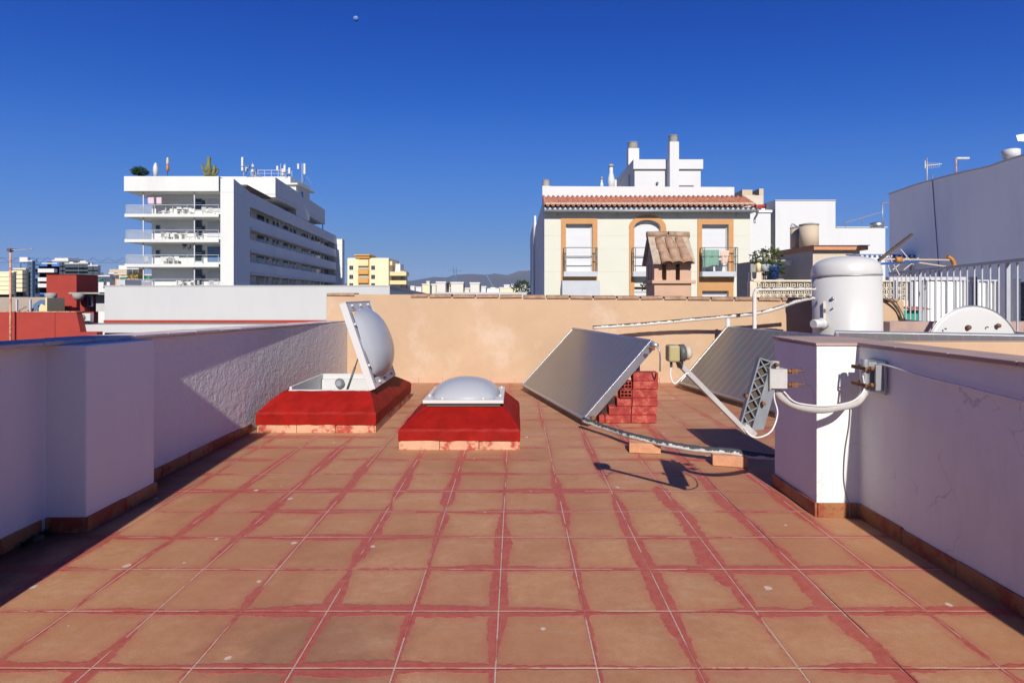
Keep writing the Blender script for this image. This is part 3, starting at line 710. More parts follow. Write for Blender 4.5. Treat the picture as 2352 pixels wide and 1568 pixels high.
loose((1.53, 4.02, .004), R(-14), 'orange hollow brick half in shadow, nearest the right pillar')

# ---------------- pipes of the solar circuit
def pipe_thing(name, pts, r, m, label, cat='pipe', n=10, group=None, wob=0):
    sp_ = spline(pts, 10)
    if wob: sp_ = [p + Vector((random.uniform(-wob,wob), random.uniform(-wob,wob), random.uniform(-wob,wob))) for p in sp_]
    mb = MB(); mb.tube(sp_, [r*(1+random.uniform(-.08,.08)) if wob else r for _ in sp_], n)
    o = mb.build(name, m); tag(o, label, cat, group); return o
pipe_thing('insulated_pipe', [P(1340,966,5.02)[:2]+(.10,), (.80,4.72,.085), (.90,4.5,.095), (1.0,4.36,.100), (1.15,4.22,.095), (1.35,4.10,.09), (1.53,4.01,.100), (1.75,3.93,.085), (2.2,3.85,.08)], .024, M['peel_pipe'],
           'dark insulated pipe with peeling silver wrap running low across the tiles from the collector', n=12, wob=.0015)
pipe_thing('insulated_pipe', [P(1362,752,7.45), P(1480,744,7.5), P(1600,733,7.45), P(1700,724,7.35), P(1745,718,7.25), P(1790,706,7.2), P(1830,692,7.1), P(1872,683,7.0)], .024, M['peel_white'],
           'pale insulated pipe with black peeling spots rising along the peach wall to the tank', n=12, wob=.001)
pipe_thing('insulated_pipe', [P(1733,760,6.9), P(1733,700,6.9), P(1733,680,6.9), P(1736,669,6.9), P(1745,664.5,6.9), P(1800,664,6.93), P(1872,663,6.98)], .024, M['peel_white'],
           'pale insulated pipe that bends down beside the tank in front of the lattice wall', n=12, wob=.0008)
br = MB(); br.tube([P(1672,724,7.4), P(1672,790,7.4)[:2]+(.0,)], .028, 12); tag(br.build('pipe_stub', M['pvc_white']), 'short white post holding up the pale pipe along the peach wall', 'pipe')
pipe_thing('thin_pipe', [P(1503,792,5.05), P(1512,800,5.05), P(1516,815,5.05), P(1516,850,5.15), P(1516,878,5.2)[:2]+(.55,)], .007, M['galv'], 'thin grey pipe dropping from the upper corner of the plain collector to the brick pier')
q = MB(); c = Vector(P(1502,792,5.1)); q.tube([c+Vector((-.03,.02,0)), c, c+Vector((.035,-.02,.0))], [.017,.02,.014], 10); q.tube([c+Vector((0,0,-.015)), c+Vector((0,0,.03))], [.016,.006], 8)
tag(q.build('air_valve', M['alu']), 'small metal air valve on the upper corner of the plain collector', 'valve')

# ---------------- hot water tank
T = (4.19, 7.08, .20)
tk = thing('water_tank', T, 'white enamelled upright hot water tank with a domed lid', 'water tank')
r0 = .384
MB().lathe([(r0,0),(r0+.002,.2),(r0+.002,1.255)], T, 64).build('body', M['tank_enamel'], tk)
lidp = [(r0+.006,1.260),(r0+.008,1.270),(r0+.004,1.325)] + [((r0-.002)*math.cos(a)**.75, 1.335 + .165*math.sin(a)) for a in [R(d) for d in range(6, 90, 6)]] + [(.01,1.501)]
MB().lathe(lidp, T, 64).build('lid', M['tank_enamel'], tk)
MB().lathe([(r0+.006,1.243),(r0+.0115,1.249),(r0+.0115,1.259),(r0+.006,1.264)], T, 64).build('seam_band', M['galv'], tk)
c = Vector(T) + Vector((-.348,-.15,.67)); mb = MB(); d = Vector((-.93,-.36,0)).normalized(); mb.tube([c, c+d*.05, c+d*.051, c+d*.09, c+d*.091, c+d*.20, c+d*.206], [.058,.058,.068,.068,.056,.056,.048], 24); mb.build('flange_cap', M['pvc_white'], tk)
for (pz, s) in ((.977,.022),(.86,.011)):
    c = Vector(T) + Vector((-.307,-.245,pz)); d = Vector((-.7,-.7,0)).normalized(); mb = MB(); mb.tube([c-d*.02, c+d*.012, c+d*.02], [s,s*.9,s*.5], 14); mb.build('gauge', M['alu'], tk)
mb = MB(); a1 = R(204)
cc = Vector(T) + Vector((math.cos(a1)*(r0+.0025), math.sin(a1)*(r0+.0025), .0)); tg = Vector((-math.sin(a1), math.cos(a1), 0)); mb.bar(cc + Vector((0,0,.71)), cc + Vector((0,0,.945)), .075, .003, up=tg); mb.build('label_strip', M['beige'], tk)
mb = MB(); mb.bar(cc - Vector((.006,.003,0)) + Vector((0,0,.80)), cc - Vector((.006,.003,0)) + Vector((0,0,.85)), .06, .003, up=tg); mb.build('rating_plate', M['plastic_grey'], tk)
mb = MB()
for k in range(3):
    a1 = R(30+120*k); mb.box(T[0]+.3*math.cos(a1)-.02, T[0]+.3*math.cos(a1)+.02, T[1]+.3*math.sin(a1)-.02, T[1]+.3*math.sin(a1)+.02, .0, .22)
mb.build('leg', M['galv'], tk)
tk.rotation_euler = (0, R(-1.2), 0)

# ---------------- rusty satellite dish behind the collector
dc = Vector((4.47, 5.45, .655)); dr = .452
ds = thing('satellite_dish', tuple(dc), 'old white satellite dish with rust holes, only its upper half showing at the right', 'satellite dish')
mb = MB(); n = 64; vs = []; fs = []; rings = 12
for i in range(rings+1):
    rr = dr*i/rings; dep = .075*(1-(rr/dr)**2)
    for k in range(n): a1 = 2*PI*k/n; vs.append((dc.x+rr*math.cos(a1), dc.y-dep*.5+.04, dc.z+rr*math.sin(a1)))
for i in range(rings):
    for k in range(n): fs.append((i*n+k, i*n+(k+1)%n, (i+1)*n+(k+1)%n, (i+1)*n+k))
mb.add(vs, fs, True); o = mb.build('reflector', M['tank_enamel'], ds); so_ = o.modifiers.new('solid', 'SOLIDIFY'); so_.thickness = .006; so_.offset = -1
mb = MB(); mb.tube([(dc.x+dr*math.cos(a1), dc.y+.042, dc.z+dr*math.sin(a1)) for a1 in [2*PI*k/64 for k in range(65)]], .007, 8); mb.build('rim', M['alu'], ds)
for (dx_, dz_, s) in ((-.075,.245,.022),(.215,.262,.020),(.105,.248,.006),(-.30,.232,.006)):
    mb = MB(); c = Vector((dc.x+dx_, dc.y-.009, dc.z+dz_)); mb.tube([c+Vector((0,.012,0)), c+Vector((0,-.006,0)), c+Vector((0,-.012,0))], [s*1.15,s,s*.4], 9); mb.build('rust_bolt', M['rust'], ds)
mb = MB(); mb.tube([(dc.x, dc.y+.06, .0), (dc.x, dc.y+.06, dc.z)], .022, 12); mb.build('mast', M['galv'], ds)

# ================================================================== BROKEN DISH MOUNT ON THE RIGHT PILLAR
dm_ = thing('antenna_mount', (RWX, 2.92, .80), 'dish mount without dish, its bent grey pipe and receiver arm fixed to the right parapet', 'antenna mount')
# wall bracket
mb = MB(); yb = 2.92
mb.box(RWX-.012, RWX-.002, yb-.075, yb+.075, .71, .88)
mb.box(RWX-.055, RWX-.012, yb-.012, yb+.012, .72, .87); mb.box(RWX-.05, RWX-.012, yb-.06, yb-.048, .73, .86); mb.box(RWX-.05, RWX-.012, yb+.048, yb+.06, .73, .86)
mb.tube([(RWX-.07,yb,.70),(RWX-.07,yb,.885)], .02, 14)
mb.build('wall_bracket', M['galv'], dm_, bevel=.002)
for zz in (.755, .84):
    for yy in (-.045, .045):
        mb = MB(); mb.tube([(RWX,yb+yy,zz),(RWX-.10,yb+yy,zz)], .005, 8); mb.tube([(RWX-.055,yb+yy,zz),(RWX-.072,yb+yy,zz)], .012, 6); mb.tube([(RWX-.014,yb+yy,zz),(RWX-.026,yb+yy,zz)], .012, 6); mb.build('clamp_bolt', M['rust'], dm_)
    mb = MB(); mb.box(RWX-.104, RWX-.094, yb-.06, yb+.06, zz-.009, zz+.009); mb.build('clamp_bar', M['rust'], dm_)
J = spline([(RWX-.07,yb,.80), (RWX-.07,yb,.73), (RWX-.085,yb-.01,.70), (1.74,2.88,.662), (1.62,2.83,.650), (1.52,2.79,.648), (1.40,2.74,.668), (1.31,2.72,.705), (1.262,2.71,.755), (1.252,2.71,.86)], 6)
mb = MB(); mb.tube(J, .0185, 16); mb.build('bent_pipe', M['galv_pale'], dm_)
# clamp box on the end of the pipe
bc = Vector((1.252, 2.70, .822)); mb = MB(); mb.box(bc.x-.045, bc.x+.035, bc.y-.045, bc.y+.02, bc.z-.048, bc.z+.045); mb.box(bc.x-.052, bc.x-.045, bc.y-.05, bc.y+.025, bc.z-.054, bc.z+.05); mb.tube([bc+Vector((-.005,0,.04)), bc+Vector((-.005,0,.078))], .020, 16)
mb.build('clamp_box', M['galv_pale'], dm_, bevel=.003)
for dz_ in (-.032, .032):
    mb = MB(); mb.tube([bc+Vector((.03,-.02,dz_)), bc+Vector((.125,-.02,dz_))], .0045, 8); mb.tube([bc+Vector((.045,-.02,dz_)), bc+Vector((.062,-.02,dz_))], .011, 6); mb.box(bc.x+.062, bc.x+.09, bc.y-.032, bc.y-.008, bc.z+dz_-.011, bc.z+dz_+.011); mb.build('clamp_bolt', M['rust'], dm_)
# lattice back plate, tall and leaning
A = Vector((1.060,2.66,.598)); B = Vector((1.165,2.69,.915)); ax = (B-A).normalized(); sx_ = Vector((.95,.0,-.24)).normalized(); sx_ = (sx_ - ax*sx_.dot(ax)).normalized(); nz_ = ax.cross(sx_)
pw = .058; Lp = (B-A).length
def pl(u, v_, n_=0): return A + sx_*u + ax*v_ + nz_*n_
mb = MB(); mb.bar(pl(0,0), pl(0,Lp), .007, .03, up=nz_); mb.bar(pl(pw,0), pl(pw,Lp), .007, .03, up=nz_); mb.bar(pl(0,0), pl(pw,0), .007, .03, up=nz_); mb.bar(pl(0,Lp), pl(pw,Lp), .007, .03, up=nz_)
k = 6
for i in range(k):
    v0, v1 = Lp*i/k, Lp*(i+1)/k
    mb.bar(pl(0,v0), pl(pw,v1), .005, .022, up=nz_); mb.bar(pl(pw,v0), pl(0,v1), .005, .022, up=nz_)
mb.bar(pl(pw+.032,0), pl(pw+.032,Lp*.66), .058, .012, up=nz_) if False else mb.hexa([pl(pw+.004,0,-.012), pl(pw+.052,.02,-.012), pl(pw+.052,.02,.004), pl(pw+.004,0,.004)], [pl(pw+.004,Lp*.93,-.012), pl(pw+.052,Lp*.66,-.012), pl(pw+.052,Lp*.66,.004), pl(pw+.004,Lp*.93,.004)])
mb.build('back_plate', M['mount_grey'], dm_)
mb = MB(); mb.add([pl(.003,.003,.009), pl(pw-.003,.003,.009), pl(pw-.003,Lp-.003,.009), pl(.003,Lp-.003,.009), pl(.003,.003,.012), pl(pw-.003,.003,.012), pl(pw-.003,Lp-.003,.012), pl(.003,Lp-.003,.012)], [(0,3,2,1),(4,5,6,7),(0,1,5,4),(1,2,6,5),(2,3,7,6),(3,0,4,7)]); mb.build('plate_recess', M['wood_dark'], dm_)
for (u, v_) in ((-.02,Lp*.43),(pw+.01,Lp*.40),(pw+.02,Lp*.98)):
    c = pl(u, v_, -.02); mb = MB(); mb.tube([c, c-nz_*.022], [.011,.008], 8); mb.tube([c+nz_*.02, c], .0045, 6); mb.build('knob', M['rust'], dm_)
mb = MB(); mb.bar(pl(pw+.02, Lp*.62, .0), bc + Vector((-.04,0,-.02)), .03, .008); mb.bar(pl(pw, Lp*.97, 0), bc+Vector((-.03,0,.035)), .012, .006); mb.build('hinge_strap', M['galv'], dm_)
# feed arm
L0 = Vector((.735,2.50,.905)); A0 = Vector((1.095,2.66,.567))
mb = MB(); mb.bar(L0, A0, .017, .024); mb.bar(A0 - Vector((.02,.01,-.035)), A0 + Vector((.035,.0,-.012)), .03, .03); mb.build('feed_arm', M['galv_pale'], dm_, bevel=.002)
# receiver (LNB)
lc = Vector((.690,2.47,.963)); rec = MB(); rec.box(lc.x-.024, lc.x+.026, lc.y-.034, lc.y+.034, lc.z-.038, lc.z+.036); rr_ = rec.build('receiver', M['lens_yellow'], dm_, bevel=.010, seg=3)
rec = MB(); rec.lathe([(.037,0),(.038,.024),(.030,.028)], lc + Vector((.027,0,0)), 24, Matrix.Rotation(R(88), 4, 'Y')); o = rec.build('receiver_horn', M['plastic_grey'], dm_)
rec = MB(); rec.lathe([(.02,0),(.031,.002),(.031,.014),(.02,.026)], lc + Vector((.056,0,0)), 20, Matrix.Rotation(R(88), 4, 'Y')); rec.build('receiver_cap', M['beige'], dm_)
rec = MB(); rec.bar(lc + Vector((.028,0,-.03)), L0, .022, .03); rec.tube([lc+Vector((-.005,0,-.035)), lc+Vector((-.005,0,-.062))], .006, 8); rec.build('receiver_clip', M['plastic_grey'], dm_)
# cables
mb = MB(); mb.tube(spline([lc+Vector((-.005,0,-.055)), lc+Vector((-.008,0,-.10)), lc+Vector((.008,0,-.135)), lc+Vector((.035,.0,-.115)), lc+Vector((.06,.01,-.095)), lc+Vector((.075,.01,-.09))], 8), .0032, 8)
mb.build('cable', M['cable_white'], dm_)
mb = MB(); mb.tube(spline([A0+Vector((-.02,-.02,.02)), A0+Vector((.02,-.02,-.015)), Vector((1.17,2.66,.548)), Vector((1.225,2.68,.575)), Vector((1.255,2.69,.65)), Vector((1.240,2.69,.72)), Vector((1.232,2.68,.785))], 8), .0038, 8); mb.build('cable', M['cable_white'], dm_)
mb = MB(); mb.tube(spline([Vector((1.285,2.69,.755)), Vector((1.34,2.70,.705)), Vector((1.43,2.735,.682)), Vector((1.53,2.78,.669)), Vector((1.65,2.83,.668)), Vector((1.74,2.87,.685)), Vector((1.80,2.90,.73)), Vector((1.80,2.91,.80))], 8), .0038, 8); mb.build('cable', M['cable_white'], dm_)
# coax along the right parapet
def RW(px, py, off=.024):
    # intersect view ray with the (slightly skewed) wall face
    Y = 2.6
    for _ in range(20):
        xw = 1.885 + (3.085 - Y) * .0406 if Y > 2.1 else 1.925
        Y = (xw-off) * F / (px - 1184)
    return (xw - off, Y, Z(py, Y))
pts = [(1992,850),(2005,838),(2030,838),(2080,852),(2140,870),(2200,884),(2270,902),(2345,920),(2400,932)]
pipe_thing('coaxial_cable', [RW(*p) for p in pts], .0048, M['cable_white'], 'white coaxial cable clipped along the right parapet', 'cable', n=8)
# dark strand modelled in place of a cable's shadow on the white pillar
pipe_thing('cable_shadow', [(1.835,3.077,.60),(1.828,3.077,.5),(1.806,3.077,.36),(1.800,3.078,.22),(1.812,3.078,.13),(1.822,3.068,.075),(1.826,3.066,.01)], .0026, M['cable_dark'], 'thin dark strand drawn as a cable shadow down the white face of the right pillar', 'cable', n=6)

# grime and weeds in the corners of the left parapet
def weed(x, y, r, n, label):
    t = thing('weed', (x, y, 0), label, 'weed'); rnd = random.Random(int(x*-100)+n); mb = MB()
    for _ in range(n):
        a = rnd.uniform(-1.4, 1.4); l = r*rnd.uniform(.4, 1.2); q = Vector((x, y + rnd.uniform(-r*1.4, r*1.4), 0)) ; d = Vector((abs(math.cos(a))*.6, math.sin(a)*.6, rnd.uniform(.3,1.1))).normalized(); s = d.cross(Vector((0,0,1))).normalized()*l*.09
        mb.add([q-s, q+d*l*.6-s*.8+Vector((0,0,-.1*l)), q+d*l+Vector((0,0,-.3*l)), q+d*l*.6+s*.8+Vector((0,0,-.1*l)), q+s], [(0,1,2,3,4)])
    mb.build('leaves', M['leaf_dark'], t); MB().lathe([(r*.7,0),(r*.5,.012),(r*.1,.022)], (x+.01, y, .001), 11).build('soil', M['wood_dark'], t)
weed(-2.395, 2.80, .055, 60, 'small dark weed in the corner where the left pillar meets the parapet')
weed(-2.395, 2.48, .05, 50, 'small dark weed against the left parapet, nearest the camera')
# ================================================================== BACKGROUND BUILDINGS
def windows(root, spots, y, w, h, frame='far_white', glass='dark_glass', fr=.06, depth=.05, tf=None):
    for (x, z) in spots:
        mb = MB(tf); mb.box(x-w/2-fr, x+w/2+fr, y-depth, y-.004, z-h/2-fr, z+h/2+fr); wf = mb.build('window', M[frame], root)
        mb = MB(tf); mb.box(x-w/2, x-.02, y-depth-.02, y-depth-.002, z-h/2, z+h/2); mb.box(x+.02, x+w/2, y-depth-.02, y-depth-.002, z-h/2, z+h/2); mb.build('pane', M[glass], wf)

# ---------------- white hotel with long galleries
HY = 65.0; SH = -.112
def hs_(s, t, z): return (s + SH*t, HY + t, z)
def hz(py, Y=HY): return Z(py, Y)
hotel = thing('hotel', (-38, 80, -12), 'long white six-storey hotel with stacked balconies and shaded galleries', 'hotel')
def HB(name, m, *boxes, bevel=0):
    mb = MB(tf=hs_)
    for b in boxes: mb.box(*b)
    return mb.build(name, M[m], hotel, bevel=bevel)
S0, S1 = -34.15, -32.62
WL = -43.5                                                # left end of the front wall
HB('front_wall', 'hotel_white', (WL, S0+.02, 2.6, 14, -12, 13.1))
HB('end_pier', 'hotel_white', (S0, S1, 0, 5.3, -12, 13.55))
mb = MB(tf=hs_); mb.add([(S0,0,13.55),(S1,0,13.55),(S1,5.3,13.55),(S0,5.3,13.55),(S0,0,14.62),(S1,0,14.62),(S1,5.3,13.98),(S0,5.3,13.98)], [(0,3,2,1),(4,5,6,7),(0,1,5,4),(1,2,6,5),(2,3,7,6),(3,0,4,7)]); mb.build('pier_parapet', M['hotel_white'], hotel)
HB('pier_groove', 'slab_grey', (S0-.01, S1+.01, -.012, 5.31, 13.0, 13.05))
HB('core_wall', 'hotel_white', (WL, S1-1.5, 14, 57.2, -12, 13.0))
HB('gallery_end_wall', 'hotel_white', (S1-1.52, S1-.25, 5.32, 5.6, -12, 12.9), (S1-1.52, S1-.25, 57.0, 57.3, -12, 12.9))
HB('roof_slab', 'hotel_white', (WL, S1-.02, 5.3, 58.5, 12.72, 12.95))
HB('roof_parapet', 'hotel_white', (S1-.22, S1, 5.32, 57.6, 12.2, 13.95))
levels = [12.2, 9.37, 6.54, 3.71, .88, -1.95, -4.8]
for i, zt in enumerate(levels[1:]):
    z1 = zt + 1.55
    HB('gallery_parapet', 'hotel_white', (S1-.2, S1, 5.32, 57.5, zt+.22, z1))
    HB('gallery_slab', 'hotel_white', (S1-1.5, S1+.12, 5.32, 57.5, zt, zt+.18))
HB('far_pier', 'hotel_white', (S1-.3, S1+1.25, 57.6, 60.2, -12, 13.3)); HB('pier_cap', 'hotel_white', (S1-.33, S1+1.28, 57.55, 60.25, 12.0, 12.12))
HB('link_wall', 'hotel_white', (S1-1.4, S1-.1, 57.5, 57.62, -12, 13.0))
# gallery windows: dark doors and small panes on the recessed face
def SW(t, z, w, h, m='dark_glass'):
    mb = MB(tf=hs_); mb.box(S1-1.5, S1-1.46, t-w/2-.07, t+w/2+.07, z-h/2-.07, z+h/2+.07); wf = mb.build('window', M['far_white'], hotel)
    mb = MB(tf=hs_); mb.box(S1-1.458, S1-1.44, t-w/2, t+w/2, z-h/2, z+h/2); mb.build('pane', M[m], wf)
rr = random.Random(3)
for zt in (11.05, 8.22, 5.39, 2.56):
    base = zt - .0
    for k, t in enumerate([7.2, 9.0, 12.4, 13.8, 16.3, 19.2, 21.0, 24.8, 26.2, 28.2, 30.4, 35.3, 36.8, 38.5, 42.5, 45.0, 47.2, 50.5, 53.2, 55.4]):
        w = [1.0,.7,.6,1.6,.7,.8,.7,1.3,.5,.7,.8,.6,.8,.7,1.4,.9,1.3,.9,1.2,1.3][k]
        SW(t, base + (.72 if w < 1 else .45), w*rr.uniform(1.2,1.6), (.8 if w < .9 else 1.5))
# blinds and brackets hanging in the top gallery
for k in range(16):
    t = 16 + k*2.1; mb = MB(tf=hs_); mb.box(S1-.28, S1-.24, t-.12, t+.12, 11.55, 12.2); mb.build('bracket', M['hotel_white'], hotel)
# front balconies
BX0, BX1 = -45.25, -34.35
for i, py in enumerate((491, 549, 606, 662)):
    zc = hz(py)
    HB('balcony_slab', 'hotel_white', (BX0, BX1, 0, 2.6, zc-.36, zc), (BX1-.001, S0, .9, 2.6, zc-.34, zc-.004), (BX0, WL, 2.6, 12.5, zc-.36, zc))
    rl = MB(tf=hs_); rl.box(BX0+.1, BX0+.14, .1, 12.4, zc+1.02, zc+1.06); rl.box(BX0+.1, BX1-.05, .1, .14, zc+1.02, zc+1.06)
    t = .4
    while t < 12.3: rl.box(BX0+.11, BX0+.13, t, t+.025, zc, zc+1.02); t += .3
    for xx in (BX0+.1, BX0+3.4, BX0+7.2, BX1-.1): rl.box(xx, xx+.035, .1, .135, zc, zc+1.02)
    rl.build('railing', M['rail_white'], hotel)
    rl = MB(tf=hs_); rl.box(BX0+.12, BX0+3.2, .15, .165, zc+.08, zc+1.0); rl.build('railing_glass', M['clear_rail'], hotel)
    if i < 3: 
        z0 = hz((549, 606, 662)[i]) 
    # front wall windows
    for (px, dy, w, h) in ((455,-25,.95,2.0 if i != 0 else 1.7),(468,-25,.35,.65),(363,-27,.42,.5)):
        if px == 363 and i in (0, 3): continue
        y0 = py + dy; x = X(px, HY+2.6) + .112*2.6; z = Z(y0, HY+2.6)
        mb = MB(tf=hs_); mb.box(x-w/2-.06, x+w/2+.06, 2.54, 2.595, z-h/2-.06, z+h/2+.06); wf = mb.build('window', M['slab_grey'], hotel)
        mb = MB(tf=hs_); n_ = 2 if h > 1.2 else 1
        for q in range(n_): mb.box(x-w/2, x+w/2, 2.51, 2.538, z-h/2+q*h/n_+.03, z-h/2+(q+1)*h/n_-.06)
        mb.build('pane', M['dark_glass'], wf)
    x = X(495, HY+2.6)+.29; z = Z(py-22, HY+2.6)
    mb = MB(tf=hs_); mb.box(x-.95, x+.75, 2.53, 2.59, z-.9, z+.9); wf = mb.build('door', M['slab_grey' if i != 2 else 'steel_blue'], hotel)
# roof-top terrace tray over the balconies
ztop, zbot = hz(405), hz(439)
HB('terrace_parapet', 'hotel_white', (BX0-.05, BX1, -.02, .25, zbot, ztop), (BX1-.25, BX1, .25, 2.8, zbot, ztop), (BX0-.05, BX0+.2, .25, 13, zbot, ztop))
HB('terrace_floor_slab', 'hotel_white', (BX0+.2, BX1-.25, .25, 13, zbot, zbot+.3), (BX1, S0, 1.2, 2.8, zbot+.1, zbot+.4))
HB('beam', 'hotel_white', (WL, S0, 2.3, 2.58, zbot-.45, zbot-.01))
for (s, t) in ((BX0+1.9, .5), (-39.0+1.6, .5), (BX0+1.3, 11.5)):
    mb = MB(tf=hs_); 
    for k in range(4):
        zs = [hz(662), hz(606), hz(549), hz(491), zbot+.35][k:k+2]; mb.box(s-.06, s+.06, t, t+.12, zs[0]+.002, zs[1]-.365)
    mb.build('column', M['rail_white' if t < 5 else 'steel_blue'], hotel)
# penthouse
t0, t1 = 15.3, 46.5; Yp = HY + t0
HB('penthouse_wall', 'hotel_white', (-48, S1-2.2, t0+2.2, t1-1, 13.0, 15.0))
pz1, pz0 = Z(407, Yp), Z(455, Yp)
HB('penthouse_fascia', 'hotel_white', (-50, S1, t0, t0+.3, pz0+.55, pz1), (S1-.3, S1, t0+.3, t1, pz0+.55, pz1), (S1-3.4, S1+.02, t0-.02, t1, pz0+.12, pz0+.5), (-50, S1-.3, t0+.3, t1, pz0+.5, pz0+.56))
for k, (ta, tb, m) in enumerate(((19,20,'dark_glass'),(21,22,'dark_glass'),(24,27.5,'dark_glass'),(27.6,32.5,'awning_red'),(33.2,35.4,'shutter'),(36.5,37.3,'dark_glass'),(38.3,39.2,'dark_glass'),(42,43.2,'dark_glass'))):
    HB('penthouse_window', m, (S1-2.22, S1-2.12, ta, tb, 13.5, 14.75))
HB('post', 'steel_blue', (S1-.4, S1-.25, t1-.6, t1-.4, 13.9, 15.1))
HB('pergola', 'wood_dark', (S1-3.2, S1-.5, 5.6, 15, 14.75, 15.0)); 
mb = MB(tf=hs_)
for k in range(6): mb.box(S1-1.05, S1-.95, 6.4+k*1.6, 6.5+k*1.6, 13.9, 14.5)
mb.build('pergola_posts', M['rail_white'], hotel)
mr_ = MB(); y_ = 95.; mr_.box(X(500,y_), X(667,y_), y_, y_+9, 15, Z(405.8,y_)); mr_.build('machine_room', M['hotel_white'], hotel)
ym = 92.; mb = MB(); mb.box(X(661,ym), X(680,ym), ym, ym+6, 14, Z(425,ym)); mb.box(X(655,ym), X(683,ym)+.2, ym-.5, ym+7.5, Z(425,ym)+.002, Z(421.5,ym)); mb.build('stair_head', M['hotel_white'], hotel)
mb = MB(); mb.box(X(680,ym)+.002, X(680,ym)+.03, ym+2.2, ym+3, Z(446,ym), Z(434,ym)); mb.build('window', M['dark_glass'], hotel)
mb = MB()
for k in range(7): x = X(575,y_) + k*1.15; mb.box(x, x+.06, y_+.2, y_+.26, Z(405.8,y_)+.002, Z(391,y_))
mb.box(X(575,y_), X(668,y_), y_+.2, y_+.26, Z(391,y_)+.002, Z(391,y_)+.07); mb.box(X(575,y_), X(668,y_), y_+.265, y_+.3, Z(398,y_), Z(398,y_)+.05)
tag(mb.build('roof_railing', M['rail_white']), 'thin pale railing on the hotel machine room roof', 'railing')
def cell_mast(px, pyt, pyb, Y, panels, label, extra=0):
    x = X(px, Y); t = thing('cell_mast', (x, Y, Z(pyb, Y)), label, 'phone mast', 'antenna masts on the hotel roof')
    MB().box(x-.05, x+.05, Y-.05, Y+.05, Z(pyb,Y), Z(pyt,Y)).build('pole', M['galv'], t)
    for (dx, a, b) in panels: MB().box(x+dx-.17, x+dx+.17, Y-.3, Y-.08, Z(b,Y), Z(a,Y)).build('antenna_panel', M['pvc_white'], t, bevel=.03)
    for k in range(extra):
        MB().box(x+.25+.25*k, x+.40+.3*k, Y-.2, Y+.1, Z(pyb,Y)+.3+.5*k, Z(pyb,Y)+.75+.5*k).build('radio_unit', M['rail_grey' if k % 2 else 'steel_blue'], t)
    mb = MB(); mb.bar((x, Y, Z(pyt,Y)-1.2), (x+1.3, Y+.8, Z(pyb,Y)), .05, .05); mb.build('brace', M['galv'], t)
cell_mast(559.5, 361, 405, 93, ((-.1,362,383),(-.1,384.5,393)), 'phone mast with two tall stacked panels at the left end of the hotel machine room', 3)
cell_mast(580, 374, 406, 93.5, ((-.9,385,394),(.15,379,384),(.1,390,396)), 'phone mast with small drum antennas between the tall mast and the roof railing', 2)
cell_mast(587, 388, 406, 94, ((0,397,406),), 'stubby white antenna standing at the start of the hotel roof railing')
cell_mast(645, 376, 406, 96, ((-.5,382,392),(.4,388,405)), 'phone mast in the middle right of the hotel roof carrying two slim panels', 2)
cell_mast(655, 375, 412, 95, ((0,380,396),(.8,386,400)), 'phone mast with grey panels and radio boxes above the hotel stair head', 3)
cell_mast(694, 375, 420, 99, ((-.6,377,389),(.5,376.5,401)), 'rightmost phone mast on the hotel roof with one long white panel', 1)
# plants, parasols, towels on the hotel
def leaf_ball(root, c, r, n, m, size, name='crown', squash=.7, rnd=None, up=0):
    rnd = rnd or random; mb = MB()
    for _ in range(n):
        while True:
            p = Vector((rnd.uniform(-1,1), rnd.uniform(-1,1), rnd.uniform(-1,1)))
            if .25 < p.length < 1: break
        q = Vector((p.x*r, p.y*r, p.z*r*squash)) + Vector(c)
        d = (p + Vector((rnd.uniform(-.5,.5), rnd.uniform(-.5,.5), rnd.uniform(-.5,.5)+up))).normalized(); s = d.cross(Vector((rnd.random(), rnd.random(), .3))).normalized()
        L_ = size*rnd.uniform(.6,1.3); mb.add([q - s*L_*.22, q + d*L_*.5 + s*L_*.1, q + d*L_, q + s*L_*.22], [(0,1,2,3)])
    return mb.build(name, M[m], root)
Yt = 66.5
p = thing('palm_plant', (X(321,Yt), Yt, Z(404,Yt)), 'bushy dark green palm in a pot on the hotel roof terrace corner', 'plant')
leaf_ball(p, (X(321,Yt), Yt, Z(394,Yt)), .85, 420, 'leaf_dark', .5, squash=.55); MB().tube([(X(321,Yt),Yt,Z(406,Yt)),(X(321,Yt),Yt,Z(395,Yt))], .12).build('trunk', M['wood_dark'], p)
p = thing('cactus', (X(481,Yt), Yt, Z(404,Yt)), 'tall yellow green cactus with several arms on the hotel roof terrace', 'plant')
for k, (px, pyt, w) in enumerate(((483,363,.30),(478,378,.28),(466,376,.14),(492,380,.25),(474,388,.3),(489,390,.3),(496,386,.2))):
    x = X(px,Yt); zt_ = Z(pyt,Yt); zb = Z(404,Yt); xb = X(482,Yt)+(x-X(482,Yt))*.6
    pts = [(xb,Yt,zb),(x,Yt+.1*k-.3,zb+(zt_-zb)*.5),(x,Yt+.1*k-.3,zt_-.1),(x,Yt+.1*k-.3,zt_)]
    MB().tube(spline(pts,5), [w*.8*random.uniform(.8,1.15) for _ in range(15)]+[w*.2], 9).build('stem', M['leaf_yellow'], p)
p = tag(MB().lathe([(.05,-.9),(.19,-.8),(.28,-.2),(.27,.3),(.12,.75),(.03,.85)], (X(357.5,Yt),Yt,Z(392,Yt)+.1), 12).build('closed_parasol', M['pvc_white']), 'short closed white parasol on the hotel roof terrace', 'parasol')
p = thing('closed_parasol', (X(385,Yt), Yt, Z(404,Yt)), 'tall closed parasol with orange lower half on the hotel roof terrace', 'parasol')
